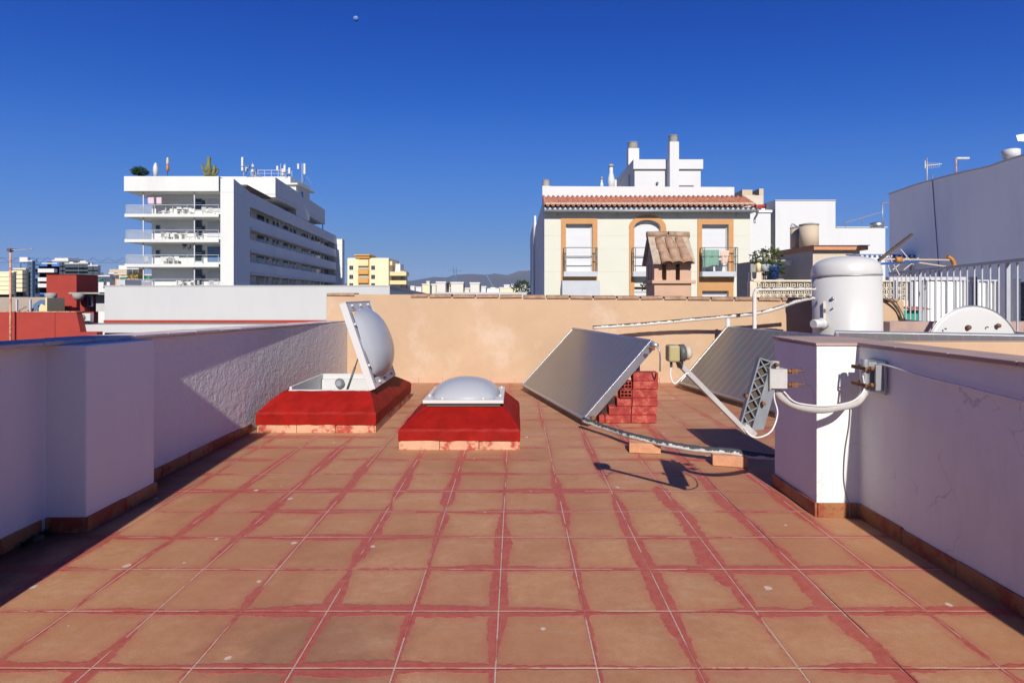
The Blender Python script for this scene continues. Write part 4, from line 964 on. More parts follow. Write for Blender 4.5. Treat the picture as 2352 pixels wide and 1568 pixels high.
c = (X(385,Yt), Yt, Z(404,Yt)); MB().lathe([(.10,.55),(.17,.6),(.16,1.15),(.13,1.2)], c, 12).build('lower_canopy', M['orange_plastic'], p); MB().lathe([(.13,1.2),(.16,1.6),(.1,2.1),(.04,2.2)], c, 12).build('upper_canopy', M['beige'], p); MB().tube([c, (c[0],c[1],c[2]+2.35)], .035).build('pole', M['rail_grey'], p)
for px, w, lab in ((346.5, .75, 'pink towel hanging at the left end of the top hotel balcony'), (365, .62, 'pale mauve towel hanging right of the pink one on the top hotel balcony')):
    Yw = 65.9; mb = MB(); vs = []; fs = []
    for j in range(7):
        for i in range(7): vs.append((X(px,Yw)-w/2+w*i/6, Yw+.03*math.sin(i*2.1+j*.3), Z(450,Yw)-.98*j/6))
    for j in range(6):
        for i in range(6): fs.append((j*7+i, j*7+i+1, (j+1)*7+i+1, (j+1)*7+i))
    mb.add(vs, fs, True); o = mb.build('towel', M['mauve_cloth']); o.modifiers.new('s', 'SOLIDIFY').thickness = .02; tag(o, lab, 'towel')
# balcony chairs and tables
ch = thing('balcony_chair', (0,0,0), 'x', 'chair', 'garden chairs on the hotel balconies')
MB().box(-.25,.25,-.25,.25,.40,.44).build('seat', M['pvc_white'], ch); MB().box(-.25,.25,.22,.26,.46,.95).build('backrest', M['pvc_white'], ch)
for sx__, sy__ in ((-.22,-.22),(.22,-.22),(-.22,.22),(.22,.22)): MB().box(sx__-.02,sx__+.02,sy__-.02,sy__+.02,0,.40).build('leg', M['pvc_white'], ch)
chp = [(491,(372,385,392,412,424,433,470,482)), (549,(370,380,388,400,432,444,460,473)), (606,(336,374,384,389,400,404)), (662,(402,410,426,440,450,462,489))]
fl_names = {491:'top', 549:'second', 606:'third', 662:'lowest visible'}
first = True
for py, xs in chp:
    for k, px in enumerate(xs):
        Yc = HY + random.uniform(.7, 1.9); x = X(px, Yc); z = hz(py) + .002
        lab = '%s white garden chair from the left on the %s hotel balcony' % (['first','second','third','fourth','fifth','sixth','seventh','eighth'][k], fl_names[py])
        if first: o = ch; o.location = (x, Yc, z); o['label'] = lab; first = False
        else: o = copy_tree(ch, (x, Yc, z), label=lab)
        o.rotation_euler = (0, 0, random.uniform(-2.5, 2.5)); o['group'] = 'garden chairs on the %s hotel balcony' % fl_names[py]
for py, px, lab in ((491,418,'low white table among the chairs on the top hotel balcony'),(549,412,'low white table on the second hotel balcony'),(606,394,'low white table on the third hotel balcony'),(662,433,'low white table on the lowest visible hotel balcony')):
    Yc = 66.2; x = X(px,Yc); z = hz(py)+.002; t = thing('balcony_table', (x,Yc,z), lab, 'table')
    MB().box(x-.5,x+.5,Yc-.35,Yc+.35,z+.66,z+.70).build('tabletop', M['pvc_white'], t)
    for a in (-.42,.42): MB().box(x+a-.03,x+a+.03,Yc-.3,Yc+.3,z,z+.66).build('leg', M['pvc_white'], t)
def ac_unit(x, Y, z, s, label, group=None):
    t = thing('air_conditioner', (x, Y, z), label, 'air conditioner', group)
    MB().box(x-.42*s, x+.42*s, Y-.16*s, Y+.16*s, z, z+.58*s).build('casing', M['pvc_white'], t, bevel=.01)
    mb = MB(); mb.lathe([(.23*s,0),(.23*s,.01),(.05*s,.02)], (x-.1*s, Y-.165*s, z+.29*s), 24, Matrix.Rotation(R(90),4,'X')); mb.build('fan_grille', M['plastic_grey'], t)
    for a in (-.3, .3): MB().box(x+(a-.03)*s, x+(a+.03)*s, Y-.15*s, Y+.15*s, z-.08*s, z-.002).build('foot', M['rail_grey'], t)
    return t
ac_unit(X(428,67.3), 67.35, Z(569,67.3), 1.15, 'larger air conditioner with a dark fan on the hotel front wall')
ac_unit(X(438,67.3), 67.35, Z(572,67.3), .9, 'smaller air conditioner on the hotel front wall beside the larger one')

# ---------------- long white neighbour roof with ledge
nb = thing('white_house', (-14, 30, -12), 'long low white building whose blank wall runs left behind the terrace', 'building')
mb = MB(); mb.poly([(-21.95,30,-12),(-6.72,30,-12),(-6.72,30,1.66),(-21.95,30,1.66)], (-.0,0,0)) if False else mb.hexa([(-21.95,30,-12),(-6.72,30,-12),(-6.85,46,-12),(-22.5,46,-12)], [(-21.95,30,1.66),(-6.72,30,1.66),(-6.85,46,1.17),(-22.5,46,1.17)])
mb.build('wall', M['near_white'], nb)
MB().hexa([(-21.97,29.96,1.662),(-6.70,29.96,1.662),(-6.83,46,1.172),(-22.5,46,1.172)], [(-21.97,29.96,1.70),(-6.70,29.96,1.70),(-6.83,46,1.21),(-22.5,46,1.21)]).build('coping', M['near_white'], nb)
MB().box(-21.93, -6.0, 29.9, 29.996, -.29, -.15).build('red_band', M['red_wall'], nb)
MB().box(-22.6, -6.0, 28.05, 29.89, -.42, -.30).build('ledge_roof', M['concrete'], nb)
MB().box(-21.6, -6.0, 27.9, 28.05, -.68, -.28).build('ledge_fascia', M['near_white'], nb)
MB().box(-20.6, -6.0, 28.6, 28.8, -12, -.43).build('lower_wall', M['sand'], nb)
MB().box(-22.5, -21.96, 31.2, 34, -.4, 1.3).build('side_wing', M['near_white'], nb)
MB().box(-22.45, -21.97, 31.6, 33, 1.302, 2.05).build('roof_box', M['near_white'], nb)
mb = MB(); mb.box(-22.22, -22.05, 31.56, 31.597, 1.55, 1.75); mb.build('window', M['dark_glass'], nb)

# ---------------- red house at the left
rh = thing('red_house', (-26, 33, -12), 'brick red house with a boxy roof tower and a plain red parapet', 'house')
MB().hexa([(-60,27.5,-12),(-20.5,27.5,-12),(-20.5,27.9,-12),(-60,27.9,-12)], [(-60,27.5,-.62),(-20.5,27.5,-.62),(-20.5,27.9,-.62),(-60,27.9,-.62)]).build('lower_wall', M['red_wall'], rh)
MB().box(-60, -22.55, 27.5, 27.85, -.618, .35).build('parapet', M['red_wall'], rh)
MB().hexa([(-22.545,27.5,-.618),(-21.3,27.5,-.618),(-21.3,27.85,-.618),(-22.545,27.85,-.618)], [(-22.545,27.5,.35),(-21.5,27.5,.35),(-21.5,27.85,.35),(-22.545,27.85,.35)]).build('parapet_end', M['red_wall'], rh)
MB().box(-60, -21.48, 27.47, 27.9, .352, .385).build('parapet_cap', M['skirt_pale'], rh)
MB().box(-22.565, -22.53, 27.485, 27.499, -12, .349).build('expansion_joint', M['red_wall_dark'], rh)
Yt_ = 34.
MB().box(X(106.6,Yt_), X(175.7,Yt_), Yt_, Yt_+1.75, -2, Z(631.4,Yt_)).build('roof_tower', M['red_wall'], rh)
MB().box(X(106.3,Yt_), X(175.9,Yt_), Yt_-.03, Yt_+1.78, Z(631.4,Yt_)+.002, Z(630.2,Yt_)).build('tower_cap', M['red_wall_dark'], rh)
MB().box(X(102,33), X(138,33), 32.6, 33.9, -2, Z(703.5,33)).build('low_block', M['red_wall'], rh)
MB().box(X(121,32.6), X(138,32.6), 32.55, 32.598, -.6, Z(704,33)).build('opening', M['red_wall_dark'], rh)
MB().box(X(150,33), X(157,33), 32.9, 33.9, -2, Z(706,33)).build('vent_box', M['red_wall_dark'], rh)
MB().box(X(170,33), X(240,33), 32.6, 34.6, Z(675,33), Z(671.3,33)).build('porch_roof', M['concrete_far'], rh)
MB().box(X(184,33), X(194,33), 33.0, 33.9, -.35, Z(676,33)).build('porch_pier', M['red_wall'], rh)
mb = MB(); mb.box(X(195,33), X(205,33), 33.2, 33.3, Z(704,33), Z(678,33)); wf = mb.build('window', M['pvc_white'], rh); MB().box(X(197.5,33), X(202.5,33), 33.17, 33.197, Z(702,33), Z(680,33)).build('pane', M['dark_glass'], wf)
MB().box(X(206,33), X(238.5,33), 33.5, 33.6, Z(716,33), Z(676,33)).build('white_panel', M['near_white'], rh)
MB().box(X(206,33), X(239,33), 32.2, 32.35, Z(732,32), Z(715.5,32)).build('low_wall', M['red_wall_dark'], rh)
for (px, lab) in ((118.5, 'beige bowl shaped chimney cowl left of the red roof tower'), (182, 'beige bowl shaped chimney cowl under the porch roof of the red house')):
    mb = MB(); mb.lathe([(.16,0),(.27,.16),(.30,.36),(.16,.42)], (X(px,32.5), 32.45, Z(689,32.5)), 16); o = mb.build('chimney_cowl', M['concrete_far']); tag(o, lab, 'chimney cowl', 'beige cowls on the red house')
ac_unit(X(195,28.8), 28.85, -.20, .78, 'white air conditioner standing on the ledge beside the red wall')
mb = MB(); mb.box(X(178,28.6), X(212,28.6), 28.3, 29.2, -.31, -.29); 
po = thing('antenna_pole', (X(24,27.2), 27.2, -2), 'rusty pole with a television antenna in front of the red wall at far left', 'antenna')
MB().tube([(X(24,27.2),27.2,-3),(X(24,27.2),27.2,Z(573,27.2))], .045, 8).build('pole', M['skirt_pale'], po)
mb = MB(); z_ = Z(574,27.2); mb.bar((X(22,27.2),27.2,z_),(X(74,27.2),27.2,z_+.06), .025, .025)
for k in range(9): x = X(28,27.2)+k*.11; mb.bar((x,27.0-.05,z_+.05),(x,27.4+.05,z_+.05), .012, .012)
mb.build('antenna_boom', M['galv_pale'], po)
MB().box(X(22,27.2)-.05, X(26,27.2)+.02, 27.1, 27.3, z_-.08, z_+.08).build('junction_box', M['plastic_grey'], po)
# tiled outhouse roof and yellow panels behind the red parapet
oh = thing('tiled_shed', (-27.5, 31, -2), 'low shed with a weathered tiled roof behind the red parapet', 'shed')
MB().hexa([(X(-60,31),30.2,.30),(X(92,31),30.2,.30),(X(92,31),31.8,.95),(X(-60,31),31.8,.95)], [(X(-60,31),30.2,.36),(X(92,31),30.2,.36),(X(92,31),31.8,1.01),(X(-60,31),31.8,1.01)]).build('roof', M['mortar'], oh)
MB().box(X(-60,31), X(92,31), 30.4, 31.9, -3, .29).build('wall', M['beige'], oh)
MB().box(X(-60,31), X(94,31), 31.8, 31.95, 1.0, 1.06).build('ridge', M['concrete_far'], oh)
for px in (36, 67): MB().box(X(px,30), X(px+3,30), 30, 30.08, .0, .95).build('post', M['rail_white'], oh)
mu_ = thing('painted_shed', (X(88,30.5), 30.5, -2), 'small shed painted dark blue and yellow behind the red parapet', 'shed')
MB().poly([(X(71,30.5),30.6,-2),(X(104,30.5),30.6,-2),(X(104,30.5),30.6,Z(690,30.5)),(X(88,30.5),30.6,Z(689,30.5)),(X(76,30.5),30.6,Z(697,30.5)),(X(71,30.5),30.6,Z(702,30.5))], (0,1.2,0)).build('wall', M['steel_blue'], mu_)
MB().box(X(104,30.5)+.002, X(108,30.5), 30.5, 31.7, -2, Z(684,30.5)).build('corner_post', M['yellow_wall'], mu_); MB().poly([(X(82,30.5),30.56,.28),(X(102,30.5),30.56,.28),(X(102,30.5),30.56,.6),(X(92,30.5),30.56,.7)], (0,.03,0)).build('painted_mark', M['yellow_wall'], mu_)

# ---------------- far town
def block(px0, px1, pyt, Y, m, label, depth=3.5, rows=(), cols=0, ww=1.2, wh=1.3, slabs=(), slab_m='far_white', group=None, name='apartment_block', pane='pane', roofbox=None, zb=-12, cat='building'):
    x0, x1 = X(px0,Y), X(px1,Y); t = thing(name, ((x0+x1)/2, Y, zb), label, cat, group)
    MB().box(x0, x1, Y, Y+depth, zb, Z(pyt,Y)).build('wall', M[m], t)
    MB().box(x0-.1, x1+.1, Y-.1, Y+depth+.1, Z(pyt,Y)+.002, Z(pyt,Y)+.25).build('roof_edge', M[slab_m], t)
    for py in rows:
        for c in range(cols):
            x = x0 + (x1-x0)*(c+.5)/cols; z = Z(py,Y)
            MB().box(x-ww/2, x+ww/2, Y-.05, Y-.004, z-wh/2, z+wh/2).build('window', M[pane], t)
    for py in slabs:
        z = Z(py,Y); MB().box(x0-.15, x1+.15, Y-1.2, Y-.06, z, z+1.0).build('balcony', M[slab_m], t)
    if roofbox:
        a, b, py = roofbox; MB().box(X(a,Y), X(b,Y), Y+.2, Y+depth, Z(pyt,Y)+.26, Z(py,Y)).build('roof_box', M[m], t)
    return t
block(-40, 31, 626, 140, 'olive_block', depth=.8, label='olive and cream apartment block at the far left edge with banded balconies', rows=(632,642,652,662,672,682), cols=9, ww=1.8, wh=1.2, slabs=(636,646,656,666,676), slab_m='yellow_pale')
block(31, 59, 618, 150, 'yellow_pale', depth=1., label='narrow cream apartment block left of the blue crane tower', rows=(625,635,645,655,665,675), cols=3, ww=2.0, wh=1.3, slabs=(630,640,650,660,670), slab_m='yellow_pale')
block(74, 96, 607, 158, 'pale_block', depth=.8, label='apartment block wrapped in blue panels beside the crane tower', rows=(613,624,635,646,657,668), cols=2, ww=1.6, wh=1.4, slabs=(618,640,662), slab_m='steel_blue')
block(97, 131, 606, 150, 'far_white', depth=1., label='white apartment block with bright blue awnings near the crane', rows=(612,622,632,642,652,662,672), cols=2, ww=3.2, wh=2.4, pane='blue_panel', slabs=(626,646,660), slab_m='far_white')
block(120, 157, 599, 165, 'pale_block', depth=6., label='cream apartment block with a stepped round top behind the red tower', rows=(607,617,627,637), cols=3, ww=1.8, wh=1.6, roofbox=(114+10, 155, 592.5))
block(150, 180, 606, 160, 'far_white', depth=1., label='white apartment block with dark stair strips, left of its taller looking twin', rows=(612,621,630), cols=3, ww=1.2, wh=1.6, roofbox=(158,166,601))
block(181, 202, 604, 160, 'pale_block', depth=1., label='grey apartment block with a clutter of roof boxes above the red tower', rows=(612,621,630), cols=2, ww=1.4, wh=1.6, roofbox=(183,196,599))
block(203, 225, 611, 155, 'far_white', depth=1., label='white apartment block nearest the hotel in the far left row', rows=(617,626), cols=2, ww=1.5, wh=1.4, roofbox=(206,209,604))
block(64, 74, 600, 151, 'steel_blue', depth=1., label='dark blue scaffolded stair tower directly under the crane', rows=(606,616,626,636,646,656,666,676), cols=1, ww=.8, wh=.8)
for k, (a, b, pt, Y, m, lab) in enumerate(((226,252,635,120,'far_white','low white house with a single small window left of the hotel'),(250,262,628,190,'pale_block','small cream house with a green awning, left of the orange house'),(262,290,630,185,'orange_wall','low orange roofed row behind the white houses'),
        (275,300,636,150,'far_white','white house with a dark roof terrace left of the orange house'),(291,318,618.5,130,'orange_wall','orange house with a flat roof seen under the lowest hotel balcony'),(318,332,633,170,'far_white','white house seen through the lowest hotel balcony'),
        (330,352,632,160,'orange_wall','terracotta house with a green awning against the hotel wall'),(352,380,640,200,'far_white','white house mostly behind the hotel'),(280,345,648,110,'brick_red','low reddish brick house under the hotel balconies'))):
    block(a, b, pt, Y, m, lab, rows=(pt+6,), cols=2, ww=1.2, wh=1.2, name='town_house', depth=1.6, cat='house')
for (a, b, py, Y, lab) in ((231,238,640,119,'green awning on the white house left of the hotel'),(284,296,636,128,'green awning in front of the orange house'),(335,350,636,158,'green awning against the hotel wall')):
    MB().hexa([(X(a,Y),Y-1.5,Z(py+5,Y)),(X(b,Y),Y-1.5,Z(py+5,Y)),(X(b,Y),Y-.1,Z(py+4,Y)),(X(a,Y),Y-.1,Z(py+4,Y))],[(X(a,Y),Y-1.5,Z(py+4.6,Y)),(X(b,Y),Y-1.5,Z(py+4.6,Y)),(X(b,Y),Y-.1,Z(py,Y)),(X(a,Y),Y-.1,Z(py,Y))]).build('awning', M['green_awning']); tag(bpy.data.objects[-1] if False else COL.objects[-1], lab, 'awning')
def tree(x, Y, z, h, r, label, m='leaf', n=500):
    t = thing('tree', (x,Y,z), label, 'tree'); MB().tube([(x,Y,z),(x+.1,Y,z+h*.5),(x,Y,z+h*.8)], [.12*h/4,.08*h/4,.03*h/4], 7).build('trunk', M['wood_dark'], t)
    leaf_ball(t, (x,Y,z+h*.7), r, n, m, r*.35, squash=.8); return t
tree(X(308,112), 112, Z(660,112), 3.4, 1.1, 'small green tree in front of the orange house under the hotel balconies')
tree(X(326,125), 125, Z(664,125), 3.6, .8, 'slim dark tree just left of the hotel wall', 'leaf_dark')
tree(X(1198,95), 95, Z(684,95), 2.4, 1.6, 'round dark green tree beside the cream house at the foot of the mountains', 'leaf_dark')
# yellow block
yb_ = thing('apartment_block', (X(850,180), 180, -12), 'yellow apartment block with an orange roof box right of the hotel', 'building')
Yy = 180.
def yb(a, b, pt, pb, y0, y1, m, name='wall'): return MB().box(X(a,Yy), X(b,Yy), y0, y1, Z(pb,Yy) if pb else -12, Z(pt,Yy)).build(name, M[m], yb_)
yb(799,893,592.5,None,180,196,'yellow_pale'); yb(824,850,596,None,179.4,179.99,'orange_wall','loggia'); yb(799,826,594,None,179.5,179.99,'yellow_pale','bay'); yb(850,893.5,594.5,None,179.5,179.99,'yellow_pale','bay')
yb(825,848,597,611,178.6,179.38,'yellow_wall','loggia_parapet'); yb(825,848,620,630,178.6,179.38,'orange_wall','loggia_parapet'); yb(825,848,640,650,178.6,179.38,'orange_wall','loggia_parapet')
yb(818.5,850,588,593,179,186,'orange_wall','roof_box'); yb(816.5,852,585,587.9,178.5,187,'orange_wall','roof_box_lid')
windows(yb_, [(X(808,Yy), Z(q,Yy)) for q in (615,636,655)] + [(X(858,Yy), Z(q,Yy)) for q in (615,636,655)], 179.49, 1.2, 1.3)
for q in (615,635,655): MB().box(X(827,Yy), X(846,Yy), 179.3, 179.39, Z(q+4,Yy), Z(q-4,Yy)).build('loggia_window', M['olive_block'], yb_)
for k, q in enumerate((600,624,644)):
    Yq = 181; b_ = 901 if k == 0 else 933
    MB().box(X(893.6,Yy)+.01, X(b_,Yq), Yq, Yq+5, Z(q+9,Yq), Z(q,Yq)).build('balcony', M['yellow_wall'], yb_)
MB().box(X(893.6,Yy)+.01, X(912,Yq), 186, 192, -12, Z(604,Yq)).build('wing', M['far_white'], yb_)
MB().box(X(896,186), X(928,186), 186.2, 192, -12, Z(622,186)).build('wing_shade', M['olive_block'], yb_)
# low roofs under the mountains
for k, (a, b, pt, Y, m, lab) in enumerate(((1002.5,1023,650,90,'pale_block','cream stair box on the roofs below the crane, leftmost of the three big ones'),(1036,1064,651,92,'pale_block','cream stair box directly under the tower crane, middle one of three'),(1080,1101,652,90,'pale_block','cream stair box right of the crane, rightmost of the three big ones'),
        (970,987,654,130,'yellow_pale','yellowish roof cabin just left of the three cream stair boxes'),(980,986,648,132,'yellow_wall','small yellow chimney block above the yellowish roof cabin'),(938,952,658,190,'far_white','white low house at the foot of the yellow block'),(955,968,660,170,'far_white','white low house between the yellow block and the roof cabin'),
        (992,1001,655,95,'pale_block','narrow cream annex touching the leftmost stair box'),(1066,1078,664,95,'far_white','thin white roof wall between two stair boxes'),(1105,1116,660,110,'far_white','white roof box right of the stair boxes'),(1118,1146,664,140,'grey_render','long grey roof right of the stair boxes'),
        (1148,1190,662,130,'yellow_pale','broad sand coloured house roof before the mountains'),(1158,1170,656,131,'pale_block','small block on top of the sand coloured house'),(1175,1179,655,131,'far_white','slim white chimney on the sand coloured house'),(1026,1034,663,100,'far_white','small white roof box between the cream stair boxes'))):
    block(a, b, pt, Y, m, lab, name='roof_house', depth=5, rows=(), cat='house')
pw_ = MB().box(X(997,40), X(1225,40), 40, 40.3, -12, Z(671,40)).build('white_parapet', M['near_white']); tag(pw_, 'long white roof parapet just above the peach wall below the mountains', 'parapet')
far = ['far_white','pale_block','yellow_pale','grey_render','orange_wall','sand']
rnd = random.Random(11)
for k in range(46):
    Y = rnd.uniform(260, 900); a = rnd.uniform(925, 1215) if k < 32 else rnd.uniform(200, 345); x = X(a, Y); w = rnd.uniform(6, 16); hgt = rnd.uniform(9, 19) * (1 if k < 32 else 1.5)
    t = thing('distant_house', (x, Y, -12), 'tiny pale flat roofed house in the hazy town below the mountains' if k < 32 else 'tiny pale flat roofed house in the hazy town left of the hotel', 'house', 'tiny houses below the mountains' if k < 32 else 'tiny houses left of the hotel')
    MB().box(x-w/2, x+w/2, Y, Y+8, -12, -12+hgt).build('wall', M[far[k % 6]], t); MB().box(x-w/6, x+w/6, Y+1, Y+4, -12+hgt+.01, -12+hgt+2.2).build('roof_box', M[far[(k+1) % 6]], t)
# cranes
def crane(px, pyb, pyt, Y, j0, j1, pyj, m, label, w=1.6):
    x = X(px,Y); t = thing('tower_crane', (x,Y,-12), label, 'crane')
    mb = MB()
    for a, b_ in ((-1,-1),(1,-1),(1,1),(-1,1)): mb.box(x+a*w/2-.12, x+a*w/2+.12, Y+b_*w/2-.12, Y+b_*w/2+.12, -12, Z(pyt,Y))
    z = -12; i = 0
    while z < Z(pyt,Y) - w: 
        s = 1 if i % 2 else -1; mb.bar((x-s*w/2,Y-w/2,z),(x+s*w/2,Y-w/2,z+w), .12, .12); z += w; i += 1
    mb.build('mast', M[m], t)
    mb = MB(); zj = Z(pyj,Y); xa, xb = X(j0,Y), X(j1,Y); mb.bar((xa,Y,zj),(xb,Y,zj), .25, .25); mb.bar((xa+(xb-xa)*.03,Y,zj+1.6),(xb,Y,zj+.6), .16, .16)
    n = int(abs(xb-xa)/2.2)
    for k in range(n):
        p = xa + (xb-xa)*k/n; q = xa + (xb-xa)*(k+1)/n; mb.bar((p,Y,zj if k % 2 else zj+1.5),(q,Y,zj+1.5 if k % 2 else zj), .12, .12)
    mb.build('jib', M[m], t)
    if Y < 300: MB().box(x-1.2, x+1.2, Y-1.8, Y-1.4, zj+.1, zj+1.5).build('cab', M['far_white'], t)
    return t
crane(66, 690, 592, 170, -30, 300, 603, 'steel_blue', 'blue tower crane with a long lattice jib over the far left blocks', 2.6)
crane(1045, 670, 612, 420, 1030, 1062, 623, 'steel_blue', 'grey tower crane with a short jib in front of the mountains', 2.2)
c2 = thing('tower_crane', (X(1132,300), 300, -12), 'thin leaning crane boom against the mountain slope', 'crane'); mb = MB(); mb.bar((X(1132,300),300,Z(658,300)),(X(1117,300),300,Z(630,300)), .5, .5); mb.build('boom', M['steel_blue'], c2)
MB().box(X(1132,300)-1.2, X(1132,300)+1.2, 299, 302, -12, Z(660,300)).build('base', M['grey_render'], c2)
# mountains
prof = [(-3000,652),(0,655),(400,650),(700,652),(860,650),(934,645),(965,641.6),(1001,637.2),(1023,640.6),(1044,633.5),(1088,628),(1117,627),(1141,621.5),(1163,628),(1194,620.8),(1216,624),(1300,620),(1500,628),(1800,640),(2300,650),(4000,656)]
def ridge(px):
    for (a, ya), (b, yb2) in zip(prof, prof[1:]):
        if a <= px <= b: return ya + (yb2-ya)*(px-a)/(b-a)
    return 656
rnd = random.Random(5); ph = [(rnd.uniform(.0006,.004), rnd.uniform(0,6), rnd.uniform(.0006,.004)) for _ in range(14)]
nx, ny = 260, 44; vs = []; fs = []
for j in range(ny):
    v = j/(ny-1); Y = 6200 + 3600*v
    for i in range(nx):
        px = -600 + 3600*i/(nx-1) if True else 0; x = (px-1184)*8000/F
        top = Z(ridge(px), 8000) + 12
        prof_v = max(0, 1 - abs(v-.5)/.5)**.8
        nzv = sum(math.sin(x*f1*1.3 + p0 + Y*f2) for f1, p0, f2 in ph)/4
        rv = abs(math.sin(x*.0045 + math.sin(Y*.002)*1.5))*.5 + abs(math.sin(x*.011+Y*.004))*.25
        z = -12 + top*prof_v*(1 + (.10*nzv - .32*rv*(1-prof_v)*2.0))
        vs.append((x, Y, z))
for j in range(ny-1):
    for i in range(nx-1): fs.append((j*nx+i, j*nx+i+1, (j+1)*nx+i+1, (j+1)*nx+i))
mb = MB(); mb.add(vs, fs, True); tag(mb.build('mountains', M['hill']), 'hazy grey mountain ridge on the horizon', 'mountains', kind='structure')
# moon
mb = MB(); Ym = 12000.; cx_, cz_ = X(817.5,Ym), Z(43.5,Ym); vs = []; prof_ = [(56*math.sin(PI*i/16), -56*math.cos(PI*i/16)) for i in range(17)]
mb.lathe([(max(r,.5), z) for r, z in prof_], (cx_, Ym, cz_), 32); o = mb.build('moon', M['moon_sky_tint']); tag(o, 'pale daytime moon high in the blue sky', 'moon')

# ---------------- cream house
CY = 24.0
cx0, cx1 = X(1251,CY), X(1723,CY)
ch_ = thing('cream_house', ((cx0+cx1)/2, CY, -12), 'cream house with orange window surrounds, roller shutters and a strip of clay roof tiles', 'house')
def cz(py, Y=CY): return Z(py, Y)
# openings are cut as panels between solid wall pieces
W1 = (1299.6, 1360.7, 514.4, 622.7); W3 = (1612, 1672.7, 515.7, 623); W2 = (1456.6, 1516.7, 505.4, 623)
mb = MB(); zt = cz(489); z0_ = -12
mb.box(cx0, cx1, CY+.35, CY+11, z0_, cz(482))                     # inner body
def wallx(a, b, zb, ztp): mb.box(X(a,CY), X(b,CY), CY, CY+.348, zb, ztp)
wallx(1251, 1299.6, z0_, zt); wallx(1360.7, 1456.6, z0_, zt); wallx(1516.7, 1612, z0_, zt); wallx(1672.7, 1723, z0_, zt)
for (a, b, pt, pb) in (W1, W3): wallx(a, b, cz(pt), zt); wallx(a, b, cz(pb+36), cz(pb)); wallx(a, b, z0_, cz(pb+155))
# arched head
ax0, ax1 = X(W2[0],CY), X(W2[1],CY); axc = (ax0+ax1)/2; ar = (ax1-ax0)/2; zs = cz(523); zc_ = cz(505.4)
arc = [(axc - ar*math.cos(PI*k/24), zs + (zc_-zs)*math.sin(PI*k/24)) for k in range(25)]
for (p, q) in zip(arc, arc[1:]): mb.hexa([(p[0],CY,p[1]),(q[0],CY,q[1]),(q[0],CY+.348,q[1]),(p[0],CY+.348,p[1])], [(p[0],CY,zt),(q[0],CY,zt),(q[0],CY+.348,zt),(p[0],CY+.348,zt)])
wallx(W2[0], W2[1], cz(659), cz(623)); wallx(W2[0], W2[1], z0_, cz(778))
mb.build('wall', M['cream'], ch_)
lw_ = MB(); lw_.hexa([(cx0-.012,CY+.0,-12),(cx0-.002,CY+.0,-12),(cx0-.002,CY+11,-12),(cx0-.012,CY+11,-12)], [(cx0-.012,CY,cz(452)),(cx0-.002,CY,cz(452)),(cx0-.002,CY+11,cz(452)),(cx0-.012,CY+11,cz(452))]); lw_.build('side_wall', M['house_white'], ch_)
MB().box(X(1225,35.5), cx1, 35.5, 43, -12, Z(512,35.5)).build('rear_wing', M['house_white'], ch_); MB().box(X(1226.5,35.4), X(1231,35.4), 35.1, 35.49, Z(606,35.4), Z(497,35.4)).build('rear_flue', M['house_white'], ch_)
gv = MB()
for py in (541, 572.5, 624): 
    for a, b in ((1251,1288),(1372.5,1444.5),(1530.5,1601),(1684.5,1723)): gv.box(X(a,CY), X(b,CY), CY-.004, CY-.001, cz(py+.35), cz(py))
gv.build('render_joint', M['sand'], ch_)
def surround(a, b, pt, inner, pb):
    """orange frame standing 4 cm proud"""
    ia, ib, it, _ = inner; q = MB(); d0, d1 = CY-.045, CY-.002
    q.box(X(a,CY), X(ia,CY), d0, d1, cz(pb), cz(it)); q.box(X(ib,CY), X(b,CY), d0, d1, cz(pb), cz(it)); q.box(X(a,CY), X(b,CY), d0, d1, cz(it)+.0, cz(pt)); return q
s_ = surround(1288.5, 1372, 502, W1, 645); s_.box(X(W1[0],CY), X(W1[1],CY), CY-.045, CY-.002, cz(645), cz(636)); s_.build('window_surround', M['ochre'], ch_)
s_ = surround(1601.8, 1684, 504, W3, 720); s_.box(X(W3[0],CY), X(W3[1],CY), CY-.045, CY-.002, cz(668), cz(636)); s_.build('window_surround', M['ochre'], ch_)
s_ = MB(); oa = []; ro = (X(1530,CY)-X(1445,CY))/2
oarc = [(axc - ro*math.cos(PI*k/24), zs + (cz(494)-zs)*math.sin(PI*k/24)) for k in range(25)]
for (p, q, pi_, qi) in zip(oarc, oarc[1:], arc, arc[1:]): s_.hexa([(pi_[0],CY-.045,pi_[1]),(qi[0],CY-.045,qi[1]),(qi[0],CY-.002,qi[1]),(pi_[0],CY-.002,pi_[1])], [(p[0],CY-.045,p[1]),(q[0],CY-.045,q[1]),(q[0],CY-.002,q[1]),(p[0],CY-.002,p[1])])
s_.box(X(1445,CY), ax0, CY-.045, CY-.002, cz(720), zs); s_.box(ax1, X(1530,CY), CY-.045, CY-.002, cz(720), zs); s_.build('window_surround', M['ochre'], ch_)
# shutters with frames
for k, (a, b, pt, pb) in enumerate((W1, W2, W3, (W1[0],W1[1],670,745), (W2[0],W2[1],664,745), (W3[0],W3[1],669,745))):
    q = MB(); xa, xb = X(a,CY), X(b,CY); zt_, zb_ = cz(pt), cz(pb); y = CY+.22
    wf = MB(); wf.box(xa, xa+.05, y-.06, y, zb_, zt_); wf.box(xb-.05, xb, y-.06, y, zb_, zt_); wf.box(xa+.05, xb-.05, y-.06, y, zt_-.12, zt_)
    w_ = wf.build('window', M['pvc_white'], ch_)
    z = zt_ - .12; 
    while z > zb_: q.box(xa+.05, xb-.05, y-.02, y+.01, max(z-.047, zb_), z-.003); z -= .05
    q.build('roller_shutter', M['shutter'], w_)
